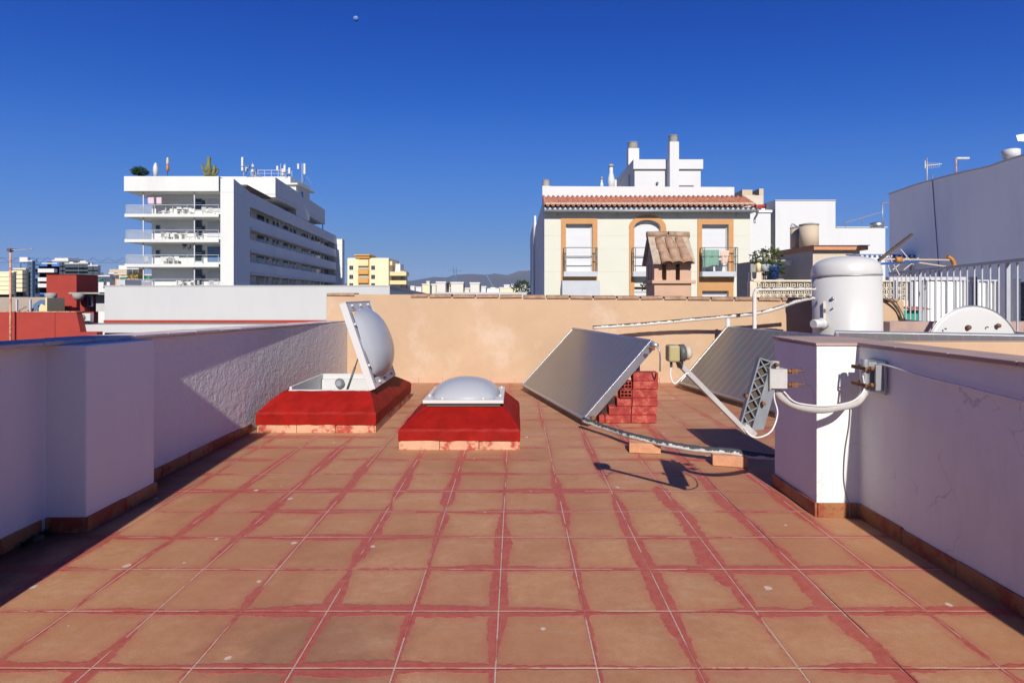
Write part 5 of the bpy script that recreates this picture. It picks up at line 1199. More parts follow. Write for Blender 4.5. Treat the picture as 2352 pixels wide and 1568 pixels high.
# small balconies
for (a, b, lab) in ((1293,1370,0),(1450,1522,1),(1606,1687,2)):
    sl = MB(); sl.box(X(a,CY)+.0, X(b,CY), CY-.42, CY-.05, cz(635.6), cz(624.5)); bs_ = sl.build('balcony_slab', M['slab_grey'], ch_)
    for q_ in (a+10, b-16): MB().box(X(q_,CY), X(q_+3,CY), CY-.3, CY-.05, cz(638.5), cz(635.7)-.003).build('slab_bracket', M['sand'], bs_)
    rl = MB(); x0_, x1_ = X(a+1,CY), X(b-1,CY); y0_ = CY-.40
    for z in (cz(570.5), cz(590)): rl.bar((x0_,y0_,z),(x1_,y0_,z), .03, .03)
    for x in (x0_, x0_+.08, x1_-.08, x1_): rl.bar((x,y0_,cz(624.5)),(x,y0_,cz(570.5)), .025, .025)
    for x in (x0_, x1_):
        for z in (cz(570.5), cz(590), cz(606)): rl.bar((x,y0_,z),(x,CY-.05,z), .02, .02)
        rl.bar((x,CY-.1,cz(624.5)),(x,CY-.1,cz(570.5)), .02, .02)
    rl.build('balcony_railing', M['rail_grey'], bs_)
    if lab == 1:
        pass
MB().box(X(1289,CY), X(1373,CY), CY-.62, CY-.05, cz(700), cz(645)).build('lower_balcony', M['slab_grey'], ch_)
# eaves, gutter, barrel tiles
MB().box(cx0-.02, cx1+.12, CY-.28, CY+.6, cz(489), cz(478)).build('eaves_slab', M['slab_grey'], ch_)
g = MB(); zg = cz(484.5, CY-.35); g.tube([(cx0-.04,CY-.36,zg),(cx1+.2,CY-.36,zg)], .06, 10); g.build('gutter', M['grey_metal'], ch_)
g = MB()
for px in (1281, 1418, 1555, 1691): g.tube([(X(px,CY),CY-.06,cz(488.7)),(X(px,CY),CY-.06,cz(499))], .018, 6)
g.build('gutter_strap', M['sand'], ch_)
g = MB(); g.tube(spline([(cx1+.14,CY-.45,cz(484)),(cx1+.16,CY-.3,cz(495)),(cx1+.16,CY-.08,cz(503)),(cx1+.16,CY-.08,cz(513))],5), .045, 8); g.build('downpipe', M['galv'], ch_)
def barrel_roof(x0, x1, ye, ze, yr, zr, pitch, amp, m, name, root, rows=5):
    mb = MB(); nx_ = int((x1-x0)/pitch)*10; vs = []; fs = []; stn = []
    for r in range(rows):
        for e in (0, 1): stn.append((r + e*.98, r))
    for (v, r) in stn:
        t = v/rows; step = (1 - (v - r))*.028
        for i in range(nx_+1):
            ph_ = (i % 10)/10; x = x0 + (x1-x0)*i/nx_
            w = math.sin(PI*ph_/.62) if ph_ < .62 else -.45*math.sin(PI*(ph_-.62)/.38)
            vs.append((x, ye + (yr-ye)*t, ze + (zr-ze)*t + amp*w + step))
    nn = nx_+1
    for j in range(len(stn)-1):
        for i in range(nx_): fs.append((j*nn+i, j*nn+i+1, (j+1)*nn+i+1, (j+1)*nn+i))
    mb.add(vs, fs, True); o = mb.build(name, M[m], root); s = o.modifiers.new('s', 'SOLIDIFY'); s.thickness = .018; s.offset = -1; return o
barrel_roof(cx0-.06, cx1+.18, CY-.44, cz(474,CY-.4)+.0, CY+1.0, cz(451.5,CY+1), .212, .065, 'roof_clay', 'tiled_roof', ch_)
MB().hexa([(cx0,CY-.3,cz(484)+.3),(cx1,CY-.3,cz(484)+.3),(cx1,CY+1,cz(484)+.3),(cx0,CY+1,cz(484)+.3)], [(cx0,CY-.36,cz(473)),(cx1,CY-.36,cz(473)),(cx1,CY+1,cz(458)),(cx0,CY+1,cz(458))]).build('tile_bed', M['mortar'], ch_)
MB().hexa([(cx0-.02,CY+1.02,2),(X(1687,CY+1),CY+1.02,2),(X(1687,CY+1),CY+1.22,2),(cx0-.02,CY+1.22,2)], [(X(1244.7,CY+1)+.02,CY+1.02,Z(427.5,CY+1)),(X(1687,CY+1),CY+1.02,Z(429.5,CY+1)),(X(1687,CY+1),CY+1.22,Z(429.5,CY+1)),(X(1244.7,CY+1)+.02,CY+1.22,Z(427.5,CY+1))]).build('roof_parapet', M['house_white'], ch_)
# roof room and chimneys
RY = 27.0
MB().box(X(1458.7,RY), X(1611,RY), RY+.1, RY+4.6, 4, Z(388.5,RY)).build('roof_room', M['house_white'], ch_)
MB().box(X(1454.8,RY), X(1614.7,RY), RY-.02, RY+4.7, Z(388.3,RY), Z(366.5,RY)).build('roof_room_fascia', M['house_white'], ch_)
mb = MB(); mb.tube([(X(1510,RY),RY+.09,Z(420.5,RY)),(X(1510,RY),RY+.0,Z(420.5,RY))], .06, 12); mb.build('wall_lamp', M['plastic_grey'], ch_)
MB().box(X(1560,RY), X(1594,RY), RY+.04, RY+.098, Z(430,RY), Z(425.5,RY)).build('vent_slot', M['plastic_grey'], ch_)
def flue(px0, px1, pyt, pyb, Y, d, cap_t, label=None, seg=28):
    x0, x1 = X(px0,Y), X(px1,Y); xc = (x0+x1)/2; r = (x1-x0)/2
    b = MB().box(x0, x1, Y, Y+d, Z(pyb,Y), Z(pyt,Y)).build('chimney', M['house_white'], ch_)
    n = 4; zc = Z(pyt,Y); hh = (Z(cap_t,Y)-zc)/n; prof2 = []
    for k in range(n): prof2 += [(r*.92, zc+hh*k+.002), (r*.96, zc+hh*(k+.5)), (r*.86, zc+hh*(k+.9))]
    mb = MB(); mb.lathe([(r*.7, prof2[0][1])] + prof2 + [(r*1.02, zc+hh*(n-.4)), (r*1.02, zc+hh*n)], (xc, Y+d/2, 0), seg); mb.build('cowl', M['concrete_far'], b)
flue(1443.5, 1468, 340.5, 430, RY+1.2, .5, 325)
flue(1538.5, 1559.5, 325.5, 430, RY-.6, .42, 309)
flue(1246, 1264, 427, 460, CY+1.3, .4, 412)
for (px0, px1, pyt, pyb, pc) in ((1395.5,1412,396,428,384),(1378,1386,418,428,413)):
    Yv = 26.; x0, x1 = X(px0,Yv), X(px1,Yv); xc = (x0+x1)/2; r = (x1-x0)/2
    b = MB().lathe([(r*.95,Z(pyb,Yv)-.3),(r*.95,Z((pyt+pyb)/2,Yv)),(r*.5,Z(pyt,Yv)),(r*.5,Z(pc,Yv)+.0)], (xc,Yv,0), 18).build('vent_pipe', M['house_white'], ch_)
    MB().lathe([(r*.7,Z(pc,Yv)+.002),(r*.72,Z(pc,Yv)+.1),(r*.3,Z(pc,Yv)+.14)], (xc,Yv,0), 18).build('cowl', M['concrete_far'], b)
MB().box(X(1406,26.3), X(1416.5,26.3), 26.3, 26.7, 4, Z(412.5,26.3)).build('vent_box', M['house_white'], ch_)
# laundry on the right-hand balcony
def cloth(px0, px1, pyt, pyb, Y, m, label, folds=3, narrow=0):
    vs = []; fs = []; n = 18; x0, x1 = X(px0,Y), X(px1,Y)
    for j in range(n+1):
        v = j/n
        for i in range(n+1):
            u = i/n; xx = x0 + (x1-x0)*(u*(1-narrow*v) + narrow*v*.5)
            vs.append((xx, Y - .02 + .035*math.sin(u*PI*folds*2+v*2)*v - .03*math.sin(u*PI)*v, Z(pyt,Y) + (Z(pyb,Y)-Z(pyt,Y))*v*(1+.07*math.sin(u*5+1))))
    for j in range(n):
        for i in range(n): fs.append((j*(n+1)+i, j*(n+1)+i+1, (j+1)*(n+1)+i+1, (j+1)*(n+1)+i))
    mb = MB(); mb.add(vs, fs, True); o = mb.build('towel', M[m]); s = o.modifiers.new('s', 'SOLIDIFY'); s.thickness = .012; return tag(o, label, 'towel')
cloth(1614, 1651, 573.5, 612, CY-.36, 'green_cloth', 'green towel hanging inside the railing of the right cream house balcony', 2)
cloth(1653, 1675, 575.5, 605, CY-.36, 'pink_cloth', 'pinkish towel beside the green one on the right cream house balcony', 2, .35)

# ---------------- peach chimney with clay tile roof
QY = 8.8
qx0, qx1 = X(1503,QY), X(1588,QY); qd = .56
cq = thing('chimney', ((qx0+qx1)/2, QY, 1.0), 'peach rendered chimney with a little gabled roof of old clay tiles behind the back wall', 'chimney')
def qz(py): return Z(py, QY)
mb = MB(); mb.box(qx0, qx1, QY, QY+qd, -.5, qz(651.5)); mb.build('shaft', M['peach_chimney'], cq, bevel=.006)
MB().box(qx0-.045, qx1+.06, QY-.045, QY+qd+.045, qz(651.3), qz(643.5)).build('ledge', M['peach_chimney'], cq, bevel=.006)
pg = MB(); ztp = qz(604); zbb = qz(643.3); sl0, sl1, sl2, sl3 = X(1520.5,QY), X(1531,QY), X(1552,QY), X(1562,QY)
for (a, b) in ((qx0, sl0), (sl1, sl2), (sl3, qx1)):
    pg.box(a, b, QY+.005, QY+.07, zbb, ztp); pg.box(a, b, QY+qd-.07, QY+qd, zbb, ztp)
for (a, b) in ((QY+.072, QY+.17), (QY+.24, QY+.33), (QY+.40, QY+qd-.072)): pg.box(qx0, qx0+.06, a, b, zbb, ztp); pg.box(qx1-.06, qx1, a, b, zbb, ztp)
pg.box(qx0+.07, qx1-.07, QY+.2, QY+.36, zbb, ztp-.05)
pg.build('vented_head', M['peach_chimney'], cq)
ry = QY + qd/2; rz_ = Z(534.5, ry); ez = qz(607) + .03; ye = QY - .10
gb = MB(); gx0, gx1 = qx0-.045, qx1+.03
for s in (1, -1):
    yy = ry - s*(ry-ye); gb.hexa([(gx0,yy,ez-.03),(gx1,yy,ez-.03),(gx1,ry,rz_-.06),(gx0,ry,rz_-.06)], [(gx0,yy,ez+.005),(gx1,yy,ez+.005),(gx1,ry,rz_-.02),(gx0,ry,rz_-.02)])
gb.poly([(qx0+.001,QY+.02,ztp),(qx0+.001,QY+qd-.02,ztp),(qx0+.001,ry,rz_-.08)], (.06,0,0)); gb.poly([(qx1-.061,QY+.02,ztp),(qx1-.061,QY+qd-.02,ztp),(qx1-.061,ry,rz_-.08)], (.06,0,0))
gb.build('gable_roof', M['mortar'], cq)
sl = Vector((0, ye-ry, ez-rz_)); sln = sl.length; sld = sl.normalized(); upn = Vector((0, -sld.z, sld.y)); upn = -upn if upn.z < 0 else upn
def cover_tile(xc, a, b, r0, r1, skew=0, lift=0):
    vs = []; fs = []; n = 14; m = 6
    for j in range(m+1):
        t = j/m; rr2 = r0 + (r1-r0)*t; c = Vector((xc+skew*t, ry, rz_-.02)) + sld*(a+(b-a)*t) + upn*(lift*t+.01)
        for k in range(n+1):
            an = PI*k/n; vs.append(c + Vector((-math.cos(an)*rr2*1.05,0,0)) + upn*math.sin(an)*rr2*.8)
    for j in range(m):
        for k in range(n): fs.append((j*(n+1)+k, j*(n+1)+k+1, (j+1)*(n+1)+k+1, (j+1)*(n+1)+k))
    mb = MB(); mb.add(vs, fs, True); o = mb.build('roof_tile', M['clay'], cq); s = o.modifiers.new('s', 'SOLIDIFY'); s.thickness = .014; s.offset = -1
for k, xc in enumerate((X(1520,QY), X(1543,QY), X(1567,QY))):
    cover_tile(xc, .10, .34, .055, .075, .02, 0); cover_tile(xc+.02, .26, sln+.035, .062, .086, .03, .02)
for xc in (X(1532,QY)+.02, X(1556,QY)+.02):     # pan tiles between, lying hollow side up
    vs = []; fs = []; n = 10; m = 5
    for j in range(m+1):
        t = j/m; c = Vector((xc+.025*t, ry, rz_-.02)) + sld*(.2+(sln-.17)*t) + upn*.06
        for kk in range(n+1):
            an = PI*kk/n; vs.append(c + Vector((-math.cos(an)*.055,0,0)) - upn*math.sin(an)*.05)
    for j in range(m):
        for kk in range(n): fs.append((j*(n+1)+kk, j*(n+1)+kk+1, (j+1)*(n+1)+kk+1, (j+1)*(n+1)+kk))
    mb = MB(); mb.add(vs, fs, True); o = mb.build('pan_tile', M['clay'], cq); s = o.modifiers.new('s', 'SOLIDIFY'); s.thickness = .014
rg = MB(); rg.tube([(gx0-.01,ry,rz_-.035),((gx0+gx1)/2-.01,ry,rz_-.03)], .055, 14); rg.tube([((gx0+gx1)/2+.01,ry,rz_-.03),(gx1+.02,ry,rz_-.04)], .055, 14); rg.build('ridge_tile', M['clay'], cq)
# rusty TV aerial bracket seen left of the chimney
an_ = thing('old_aerial', (X(1462,9.4), 9.4, Z(672,9.4)), 'bent rusty aerial stump to the left of the peach chimney', 'antenna')
mb = MB(); mb.bar(P(1471,655,9.4), P(1492,656,9.4), .03, .02); mb.bar(P(1471,652,9.4), P(1482,666,9.4), .015, .015); mb.bar(P(1486,653,9.4), P(1474,668,9.4), .015, .015); mb.tube([P(1490,655,9.4), (X(1490,9.4),9.4,-.1)], .012, 6); mb.build('bracket', M['rust'], an_)

# ---------------- white buildings right of the cream house
def simple(name, label, cat, boxes, m='house_white', loc=None, **kw):
    b0 = boxes[0]; t = thing(name, loc or ((b0[0]+b0[1])/2, b0[2], b0[4]), label, cat)
    for k, b in enumerate(boxes): MB().box(*b[:6]).build(b[7] if len(b) > 7 else 'wall', M[b[6] if len(b) > 6 and b[6] else m], t)
    return t
Y1 = 27.
simple('white_house', 'white house wall with grey stains between the cream house and the taller white block', 'house',
       [(X(1718,Y1), X(1770,Y1), Y1, Y1+6, -12, Z(482.7,Y1)), (X(1736,Y1), X(1772,Y1), Y1-.08, Y1-.002, Z(488,Y1), Z(483,Y1), 'grey_render', 'cornice'), (X(1737,28), X(1777,28), 28, 29, Z(483,28)+.1, Z(470,28), 'red_wall', 'red_parapet'), (X(1770,28.5), X(1779,28.5), 28.4, 29.2, Z(483,28), Z(463,28.5), 'clay', 'red_chimney')])
simple('white_house', 'tall blank white block with a step down on its right', 'house',
       [(X(1781,Y1), X(1919,Y1), Y1, Y1+8, -12, Z(461,Y1)), (X(1779.5,Y1), X(1919.5,Y1), Y1-.04, Y1+8.05, Z(461,Y1)+.002, Z(459.5,Y1), 'house_white', 'coping'), (X(1919,Y1)+.002, X(2034,Y1), Y1+.02, Y1+8, -12, Z(523,Y1), 'house_white', 'lower_wall'), (X(1919,Y1)+.03, X(2038,Y1), Y1-.02, Y1+8.03, Z(523,Y1)+.002, Z(521,Y1), 'house_white', 'lower_coping')])
MB().box(X(1770,Y1)+.01, X(1781,Y1)-.002, Y1+1, Y1+8, -12, Z(468,Y1)).build('side_return', M['grey_render'], COL.objects['white_house.002'] if 'white_house.002' in COL.objects else None)
simple('beige_house', 'beige and rust roof clutter behind the cream house tiles', 'house', [(X(1705,34), X(1728,34), 34, 36, 0, Z(436,34), 'sand'), (X(1728,34)+.01, X(1744,34), 34.4, 36, 0, Z(444,34), 'clay', 'shade_wall'), (X(1742,34), X(1752,34), 33.9, 36, 0, Z(434,34), 'sand', 'corner'), (X(1700,34), X(1745,34), 33.5, 33.8, 0, Z(452,34), 'beige', 'parapet')])
# outbuilding with eaves
OY = 15.
ob = thing('outbuilding', (X(1900,OY), OY, -2), 'small beige outbuilding with a terracotta edged flat roof', 'outbuilding')
ox0, ox1 = X(1867,OY), X(1975,OY)
MB().box(ox0, ox1, OY, OY+2.3, -2, Z(575,OY)).build('wall', M['beige'], ob)
MB().box(ox0-.05, X(1986,OY), OY-.15, OY+2.35, Z(575,OY)+.002, Z(565.5,OY)).build('roof_edge', M['brick_raw'], ob)
MB().box(ox0-.08, X(1987,OY)+.02, OY-.19, OY+2.4, Z(565.5,OY)+.002, Z(564,OY)).build('roof', M['coping_tile'], ob)
mb = MB(); mb.box(ox0-.03, ox0-.003, OY+1.1, OY+1.5, Z(603,OY), Z(592,OY)); wf = mb.build('window', M['grey_render'], ob); MB().box(ox0-.045, ox0-.031, OY+1.13, OY+1.47, Z(601,OY), Z(594,OY)).build('pane', M['dark_glass'], wf)
for (a, b, pt, Y, lab) in ((1815.5,1838,526,16.6,'shorter tan water cylinder on the outbuilding, left one of the pair'), (1837,1879,519,16.1,'larger tan water cylinder on the outbuilding, right one of the pair')):
    x0, x1 = X(a,Y), X(b,Y); xc, r = (x0+x1)/2, (x1-x0)/2; t = thing('water_cylinder', (xc,Y,Z(568,Y)), lab, 'water tank', 'tan cylinders on the outbuilding')
    MB().lathe([(r*.97,Z(570,Y)),(r*.97,Z(pt,Y))], (xc,Y,0), 32).build('body', M['sand'], t); MB().lathe([(r,Z(pt,Y)+.002),(r,Z(pt,Y)+.045),(r*.6,Z(pt,Y)+.07)], (xc,Y,0), 32).build('lid', M['concrete'], t)
mb = MB(); mb.tube(spline([P(1818,526,16.3),P(1818,516,16.3),P(1822,515,16.3),P(1830,520,16.2),P(1838,522,16.1)],5), .02, 7); tag(mb.build('tank_pipe', M['galv']), 'thin looped pipe over the shorter tan cylinder', 'pipe')
# lattice block wall
BY = 12.
lt = thing('lattice_wall', (X(1797,BY), BY, -1), 'cream wall of patterned openwork concrete blocks behind the back wall', 'wall')
MB().box(X(1722,BY), X(2086,BY), BY, BY+.12, -1, Z(690,BY)).build('base', M['lattice'], lt)
MB().box(X(1722,BY), X(1738,BY), BY-.02, BY+.14, Z(690,BY), Z(646,BY)).build('pier', M['lattice'], lt)
MB().box(X(1730,BY), X(2090,BY), BY-.03, BY+.15, Z(647,BY), Z(642.6,BY)).build('coping', M['lattice'], lt)
bw_ = .1465; rows_ = 3; zt0 = Z(647,BY); gridm = MB()
def ring(mb, cx, cz2, r, w, y0, y1, n=12):
    for k in range(n):
        a0 = 2*PI*k/n; a1_ = 2*PI*(k+1)/n; q = [(cx+math.cos(a0)*r, cz2+math.sin(a0)*r),(cx+math.cos(a1_)*r, cz2+math.sin(a1_)*r),(cx+math.cos(a1_)*(r+w), cz2+math.sin(a1_)*(r+w)),(cx+math.cos(a0)*(r+w), cz2+math.sin(a0)*(r+w))]
        mb.add([(x,y0,z) for x, z in q] + [(x,y1,z) for x, z in q], [(0,1,2,3),(7,6,5,4),(0,4,5,1),(2,6,7,3)])
xs = X(1738,BY)
ncol = int((X(2086,BY)-xs)/bw_)
for r in range(rows_):
    zt2 = zt0 - r*bw_; gridm.box(xs, X(2086,BY), BY+.01, BY+.1, zt2-bw_, zt2-bw_+.014)
    for c in range(ncol+1):
        x = xs + c*bw_; gridm.box(x-.009, x+.009, BY+.012, BY+.098, zt2-bw_+.0145, zt2)
        if c < ncol:
            cx_, cz2 = x+bw_/2, zt2-bw_/2; ring(gridm, cx_, cz2, .026, .014, BY+.02, BY+.09, 8)
            for (dx_, dz_) in ((1,1),(1,-1),(-1,1),(-1,-1)): gridm.bar((cx_+dx_*.026,BY+.055,cz2+dz_*.026),(cx_+dx_*.066,BY+.055,cz2+dz_*.066), .012, .06, up=(0,1,0))
gridm.build('openwork_blocks', M['lattice'], lt)
# yard plants and clutter between
p = thing('shrub', (X(1756,14.5), 14.5, .5), 'sparse yellow green shrub in front of the white house wall', 'plant')
for k in range(6):
    a = random.uniform(-.35,.45); mb = MB(); mb.tube(spline([(X(1756,14.5),14.5,.6),(X(1756,14.5)+a*.5,14.5,1.6),(X(1756,14.5)+a,14.5+random.uniform(-.2,.2),2.0+random.uniform(0,.4))],4), .014, 5); mb.build('stem', M['wood_dark'], p)
leaf_ball(p, (X(1760,14.5), 14.5, Z(590,14.5)), .40, 260, 'leaf', .12, squash=.5); leaf_ball(p, (X(1765,14.5), 14.4, Z(583,14.5)), .25, 90, 'leaf_yellow', .12, squash=.8, name='pale_leaves')
simple('yard_wall', 'grey yard wall with a pier behind the lattice wall', 'wall', [(X(1722,13.6), X(1745,13.6), 13.5, 13.7, -1, Z(625,13.6), 'lattice'), (X(1745,14), X(1800,14), 14, 14.2, -1, Z(640,14), 'concrete')])
simple('stone_shed', 'rough grey stone shed wall beside the shrub', 'shed', [(X(1724,16), X(1780,16), 16, 17, -2, Z(601,16), 'concrete'), (X(1722,16), X(1800,16), 15.9, 16.02, Z(601,16)+.002, Z(597,16), 'concrete_far', 'coping')])
tk2 = thing('plant_pot', (X(1775,13.9), 13.9, Z(640,13.9)), 'dark blue plant pot with drooping leaves beside the outbuilding', 'plant pot')
MB().lathe([(.12,0),(.17,.3),(.18,.32)], (X(1775,13.9),13.9,Z(641,13.9)), 16).build('pot', M['blue_plastic'], tk2); leaf_ball(tk2, (X(1775,13.9),13.9,Z(618,13.9)), .28, 150, 'leaf_dark', .14, name='leaves')
tag(MB().lathe([(.05,0),(.06,.18),(.03,.22)], (X(1742,13.3),13.3,Z(625,13.3)), 12).build('yellow_bottle', M['yellow_wall']), 'small yellow bottle on the yard wall pier', 'bottle')
tag(MB().lathe([(.10,0),(.13,.16),(.13,.17)], (X(1757,13.9),13.9,Z(640,13.9)+.18), 14).build('white_bucket', M['pvc_white']), 'small white bucket beside the blue plant pot', 'bucket')
# striped corrugated awning
SY = 13.
sa = thing('striped_canopy', (X(2030,SY), SY, 1.5), 'small blue and white corrugated canopy behind the tank', 'canopy')
for k in range(22):
    x = X(1972,SY) + k*.057; mb = MB(); mb.hexa([(x,SY-.1,Z(592,SY)),(x+.052,SY-.1,Z(592,SY)),(x+.052,SY+.5,Z(583,SY)),(x,SY+.5,Z(583,SY))], [(x,SY-.1,Z(590,SY)+.03),(x+.052,SY-.1,Z(590,SY)+.03),(x+.052,SY+.5,Z(580,SY)),(x,SY+.5,Z(580,SY))]); mb.build('canopy_strip', M['blue_plastic' if k % 2 else 'shutter'], sa)
for px in (1975, 2090): MB().box(X(px,SY), X(px,SY)+.04, SY, SY+.04, -1, Z(593,SY)).build('post', M['galv'], sa)

# ---------------- big grey wall on the right
bgw = thing('grey_house', (9.1, 12, -12), 'tall blank grey rendered house wall filling the right, its roofline rising', 'house')
def gx(y): return 9.32 - (14-y)*.12
prof_g = []
for y in [14.0, 13.5, 13.0, 12.5, 12.0, 11.6, 11.25]: prof_g.append((y, None))
def gtop(px):
    pts_ = [(2043,447),(2100,427),(2160,410),(2220,395),(2266,386),(2270,385),(2310,371),(2352,358),(2420,338)]
    for (a, ya), (b, yb3) in zip(pts_, pts_[1:]):
        if a <= px <= b: return ya + (yb3-ya)*(px-a)/(b-a)
    return 320
vs = []; n = 26; ys = [14.0 - k*(14.0-9.0)/n for k in range(n+1)]
lo_, hi_ = [], []
for y in ys:
    px = max(1184 + gx(y)*F/y, 2043.5); lo_.append((gx(y), y, -12)); hi_.append((gx(y), y, Z(gtop(px), y)))
m_ = len(ys); mb = MB()
back_lo = [(x+5, y, z) for x, y, z in lo_]; back_hi = [(x+5, y, z) for x, y, z in hi_]
mb.add(lo_ + hi_ + back_hi + back_lo, [(i, i+1, m_+i+1, m_+i) for i in range(m_-1)] + [(m_+i, m_+i+1, 2*m_+i+1, 2*m_+i) for i in range(m_-1)] + [(2*m_+i, 2*m_+i+1, 3*m_+i+1, 3*m_+i) for i in range(m_-1)] + [(0, m_, 2*m_, 3*m_), (m_-1, 2*m_-1, 3*m_-1, 4*m_-1)])
mb.build('wall', M['grey_render'], bgw)
mb = MB()
for (a, b) in zip(hi_, hi_[1:]): mb.bar((a[0]+.05,a[1],a[2]+.016),(b[0]+.05,b[1],b[2]+.016), .14, .028)
mb.build('coping', M['house_white'], bgw)
ysm = 12.9; mb = MB(); mb.bar((gx(12.28)-.008,12.28,Z(427,12.3)+.25),(gx(11.62)-.008,11.62,-2), .012, .012); mb.build('joint', M['cable_dark'], bgw)
vY = 9.9; vc = Vector((gx(vY)+.25, vY, 0)); vx = vc.x
def on_wall(px, py):   # roof things stand on the wall at the place seen at px
    Y = 12.
    for _ in range(30): Y = (gx(Y)+.1)*F/(px-1184)
    return (gx(Y)+.1, Y, Z(py, Y))
c = on_wall(2322, 366); t = thing('roof_ventilator', c, 'round white metal ventilator on the grey roofline', 'ventilator')
MB().lathe([(.07,-.01),(.10,.03),(.135,.045),(.135,.165),(.09,.18)], c, 8).build('cowl', M['pvc_white'], t); MB().lathe([(.075,-.3),(.07,-.012)], c, 12).build('duct', M['pvc_white'], t)
c = on_wall(2129, 424); t = thing('tv_antenna', c, 'television antenna on a thin mast above the grey wall', 'antenna')
MB().tube([(c[0],c[1],c[2]-.2),(c[0],c[1],c[2]+.6)], .013, 7).build('mast', M['galv'], t)
mb = MB(); zb = c[2]+.42; mb.bar((c[0]-.05,c[1],zb),(c[0]+.26,c[1]-.1,zb+.02), .012, .012)
for k in range(7): mb.bar((c[0]+.02+k*.036,c[1]-.01*k,zb-.07+.004*k),(c[0]+.02+k*.036,c[1]-.01*k,zb+.08-.004*k), .006, .006)
mb.bar((c[0]-.04,c[1],zb-.06),(c[0]-.04,c[1],zb+.12), .02, .01); mb.build('boom', M['galv_pale'], t)
c = on_wall(2196, 402); t = thing('roof_lamp', c, 'slim pole with a short horizontal arm above the grey wall', 'lamp')
MB().tube([(c[0],c[1],c[2]-.2),(c[0],c[1],c[2]+.36)], .014, 7).build('pole', M['skirt_pale'], t); MB().box(c[0], c[0]+.26, c[1]-.03, c[1]+.03, c[2]+.33, c[2]+.362).build('arm', M['galv_pale'], t)
t = thing('eaves_corner', P(2345,318,8.), 'dark tipped corner of an eave cut off by the right edge of the picture', 'roof')
Ye = 8.; MB().hexa([P(2338,324,Ye),P(2420,330,Ye),P(2425,330,Ye+.3),P(2340,322,Ye+.3)], [P(2334,311,Ye),P(2420,296,Ye),P(2425,297,Ye+.3),P(2336,311,Ye+.3)]).build('eave', M['grey_render'], t)
MB().box(X(2440,Ye)-.02, X(2480,Ye), Ye+.05, Ye+.25, -12, Z(298,Ye)).build('wall', M['grey_render'], t)
# aerial left of the grey wall
Ya = 20.; t = thing('tv_antenna', P(2027,524,Ya), 'long boom aerial on a mast left of the grey wall', 'antenna')
MB().tube([P(2027,524,Ya), P(2027,466,Ya)], .02, 6).build('mast', M['galv'], t)
mb = MB(); mb.bar(P(1941,511,Ya), P(2029,486,Ya), .03, .03); mb.bar(P(1942,511,Ya), P(1942,522,Ya), .02, .02); mb.bar(P(1983,498,Ya), P(1983,516,Ya), .02, .02); mb.bar(P(2024,467,Ya), P(2044,467,Ya), .05, .03); mb.bar(P(2030,458,Ya), P(2038,470,Ya), .015, .015); mb.build('boom', M['cable_dark'], t)
MB().lathe([(.22,0),(.22,.16),(.1,.2)], P(2014,523,Ya), 12).build('roof_vent', M['alu']); tag(COL.objects[-1], 'small silver roof vent at the foot of the long boom aerial', 'ventilator')

# ---------------- white framed enclosure and railing on the right
GY = 9.55
en = thing('glazed_enclosure', (X(2190,GY), GY, -.2), 'white framed panelled enclosure at the foot of the grey wall', 'enclosure')
MB().box(X(2096,GY), X(2240,GY), GY+.02, GY+.06, -.5, Z(645,GY)).build('panel', M['grey_render'], en)
MB().box(X(2240,GY)+.003, X(2345,GY), GY+.5, GY+.54, -.5, Z(646,GY)).build('panel', M['grey_render'], en)
MB().box(X(2040,GY), X(2235,GY), GY-.02, GY+.07, Z(643.5,GY), Z(636,GY)).build('top_rail', M['rail_white'], en)
MB().box(X(2240,GY), X(2345,GY), GY+.45, GY+.49, Z(644,GY), Z(641,GY)).build('top_rail', M['rail_white'], en)
for px in (2056, 2098, 2119, 2128, 2148, 2172, 2195, 2212, 2229): MB().box(X(px,GY), X(px+2.6,GY), GY-.02, GY+.018, -.5, Z(643.7,GY)).build('mullion', M['rail_white'], en)
for px in (2278, 2296, 2320, 2336): MB().box(X(px,GY), X(px+3,GY), GY+.45, GY+.498, -.5, Z(644.2,GY)).build('mullion', M['rail_white'], en)
MB().box(X(2232,GY), X(2238,GY), GY-.06, GY-.022, -.3, Z(636,GY)).build('corner_post', M['rail_grey'], en)
sh_ = thing('louvre_panel', (X(2346,8.8), 8.8, .3), 'dark louvred shutter at the right edge behind the railing', 'shutter')
mb = MB(); mb.box(X(2338,8.8), X(2400,8.8), 8.82, 8.85, -.2, Z(647,8.8)); mb.build('panel', M['plastic_grey'], sh_)
for k in range(16): MB().box(X(2340,8.8), X(2400,8.8), 8.77, 8.815, .25+k*.075, .29+k*.075).build('slat', M['plastic_grey'], sh_)
MB().box(X(2334,8.8), X(2338,8.8)-.002, 8.75, 8.86, -.2, Z(640,8.8)).build('frame', M['rail_white'], sh_)
MB().box(X(2074,9.), X(2118,9.), 9.0, 9.05, -.3, Z(712,9.)).build('green_screen', M['green_awning']); tag(COL.objects[-1], 'green fabric screen low behind the railing', 'screen')
MB().hexa([(X(2072,9.1),8.9,Z(711,9)),(X(2120,9.1),8.9,Z(711,9)),(X(2120,9.1),9.2,Z(708,9)),(X(2072,9.1),9.2,Z(708,9))], [(X(2072,9.1),8.9,Z(709,9)),(X(2120,9.1),8.9,Z(709,9)),(X(2120,9.1),9.2,Z(704,9)),(X(2072,9.1),9.2,Z(704,9))]).build('tile_strip', M['roof_clay']); tag(COL.objects[-1], 'narrow strip of red roof tiles above the green screen', 'roof')
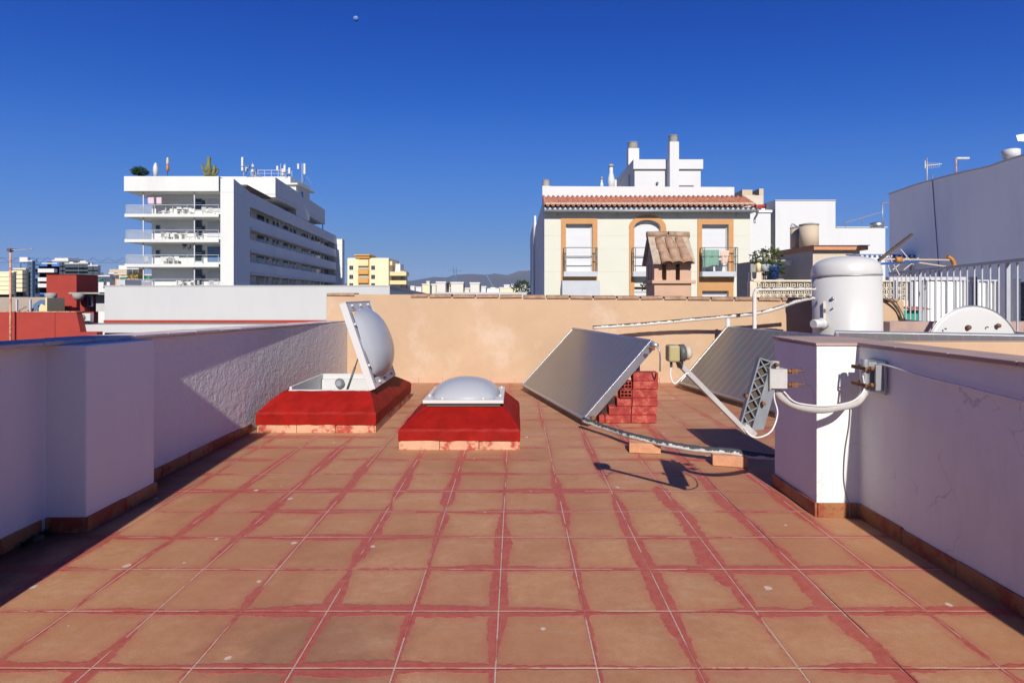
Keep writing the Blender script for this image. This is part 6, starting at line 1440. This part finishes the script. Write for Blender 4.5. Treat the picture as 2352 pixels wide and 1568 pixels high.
# railing
ra, rb = Vector((6.30, 9.45, 0)), Vector((5.10, 5.52, 0)); rd_ = (rb - ra); rt = 1.572
rl = thing('roof_railing', tuple(ra), 'grey steel railing of upright bars around the next terrace on the right', 'railing')
mb = MB(); mb.bar(ra + Vector((0,0,rt)), ra + rd_*1.06 + Vector((0,0,rt)), .042, .032); mb.build('handrail', M['rail_steel'], rl)
mb = MB(); mb.bar(ra + Vector((0,0,.82)), ra + rd_*1.06 + Vector((0,0,.82)), .035, .03); mb.build('bottom_rail', M['rail_steel'], rl)
nb_ = 25
for k in range(nb_):
    p_ = ra + rd_*1.06*(k/(nb_-1)); w = .034 if k in (7, 20) else .0145
    mb = MB(); mb.bar(p_ + Vector((0,0,.84 if w < .03 else .3)), p_ + Vector((0,0,rt-.021)), w, w, up=(rd_.normalized())); mb.build('bar' if w < .03 else 'post', M['rail_steel'], rl)
ks = thing('terrace_block', (6.2, 8, .0), 'raised tiled terrace edge under the grey railing', 'wall')
MB().box(5.38, 7.0, 7.1, 8.6, -.02, .62).build('wall', M['peach'], ks)
vn = thing('dry_vine', (5.28, 7.72, 1.1), 'dry bare vine stems trailing over the right end of the back wall', 'plant')
for k in range(5):
    a = random.uniform(-.1,.1); mb = MB(); mb.tube(spline([(5.02+a,7.72,1.14),(5.12+a*.5,7.70,1.15),(5.24,7.70,1.05+a*.3),(5.32+a*.3,7.72,.88),(5.33,7.73,.75)],5), .006, 5); mb.build('stem', M['wood_dark'], vn)
# derelict aerial above the tank
yA = 7.6; t = thing('broken_aerial', P(2020,640,yA), 'dismantled television aerial with orange end cap above the tank', 'antenna')
def bb(name, a, b, w, h, m, Y0=yA, Y1_=None): 
    q = MB(); q.bar(P(*a, Y0), P(*b, Y1_ or Y0), w, h); return q.build(name, M[m], t)
bb('boom', (2018,598), (2095,538), .045, .03, 'wood_dark'); bb('boom', (2020,595), (2180,597), .018, .018, 'sand'); bb('boom', (2090,600), (2186,614), .016, .016, 'sand'); bb('boom', (2022,606), (2110,600), .03, .03, 'blue_plastic')
q = MB(); q.tube(spline([P(2176,589,yA),P(2186,596,yA),P(2191,606,yA),P(2190,615,yA)],5), .027, 8); q.build('end_cap', M['orange_plastic'], t)
q = MB(); q.lathe([(.04,-.04),(.045,.04)], P(2062,597,yA), 12, Matrix.Rotation(R(90),4,'Y')); q.build('joint', M['orange_plastic'], t)
for (a, b) in (((2040,586),(2066,632)),((2068,572),(2098,608)),((2050,620),(2085,590)),((2075,620),(2110,592)),((2030,585),(2045,625))): bb('director', a, b, .012, .012, 'galv_pale')
q = MB(); q.tube([P(2020,598,yA), P(2021,745,yA)], .02, 8); q.build('mast', M['galv'], t)

# ================================================================== HAZE
hz_ = MB(); hz_.box(-8600, 8600, -3100, 10400, -13, 400)
ho = hz_.build('haze', M['hill']); ho.data.materials.clear()
hm = bpy.data.materials.new('haze_air'); hm.use_nodes = True; nt = hm.node_tree; nt.nodes.clear()
pv = nt.nodes.new('ShaderNodeVolumePrincipled'); pv.inputs['Color'].default_value = (.60,.76,1.0,1); pv.inputs['Density'].default_value = 0.000055; pv.inputs['Anisotropy'].default_value = 0
mo_ = nt.nodes.new('ShaderNodeOutputMaterial'); nt.links.new(pv.outputs[0], mo_.inputs['Volume'])
ho.data.materials.append(hm); tag(ho, None, None, kind='stuff'); ho['label'] = 'thin pale haze over the town'; ho['category'] = 'haze'
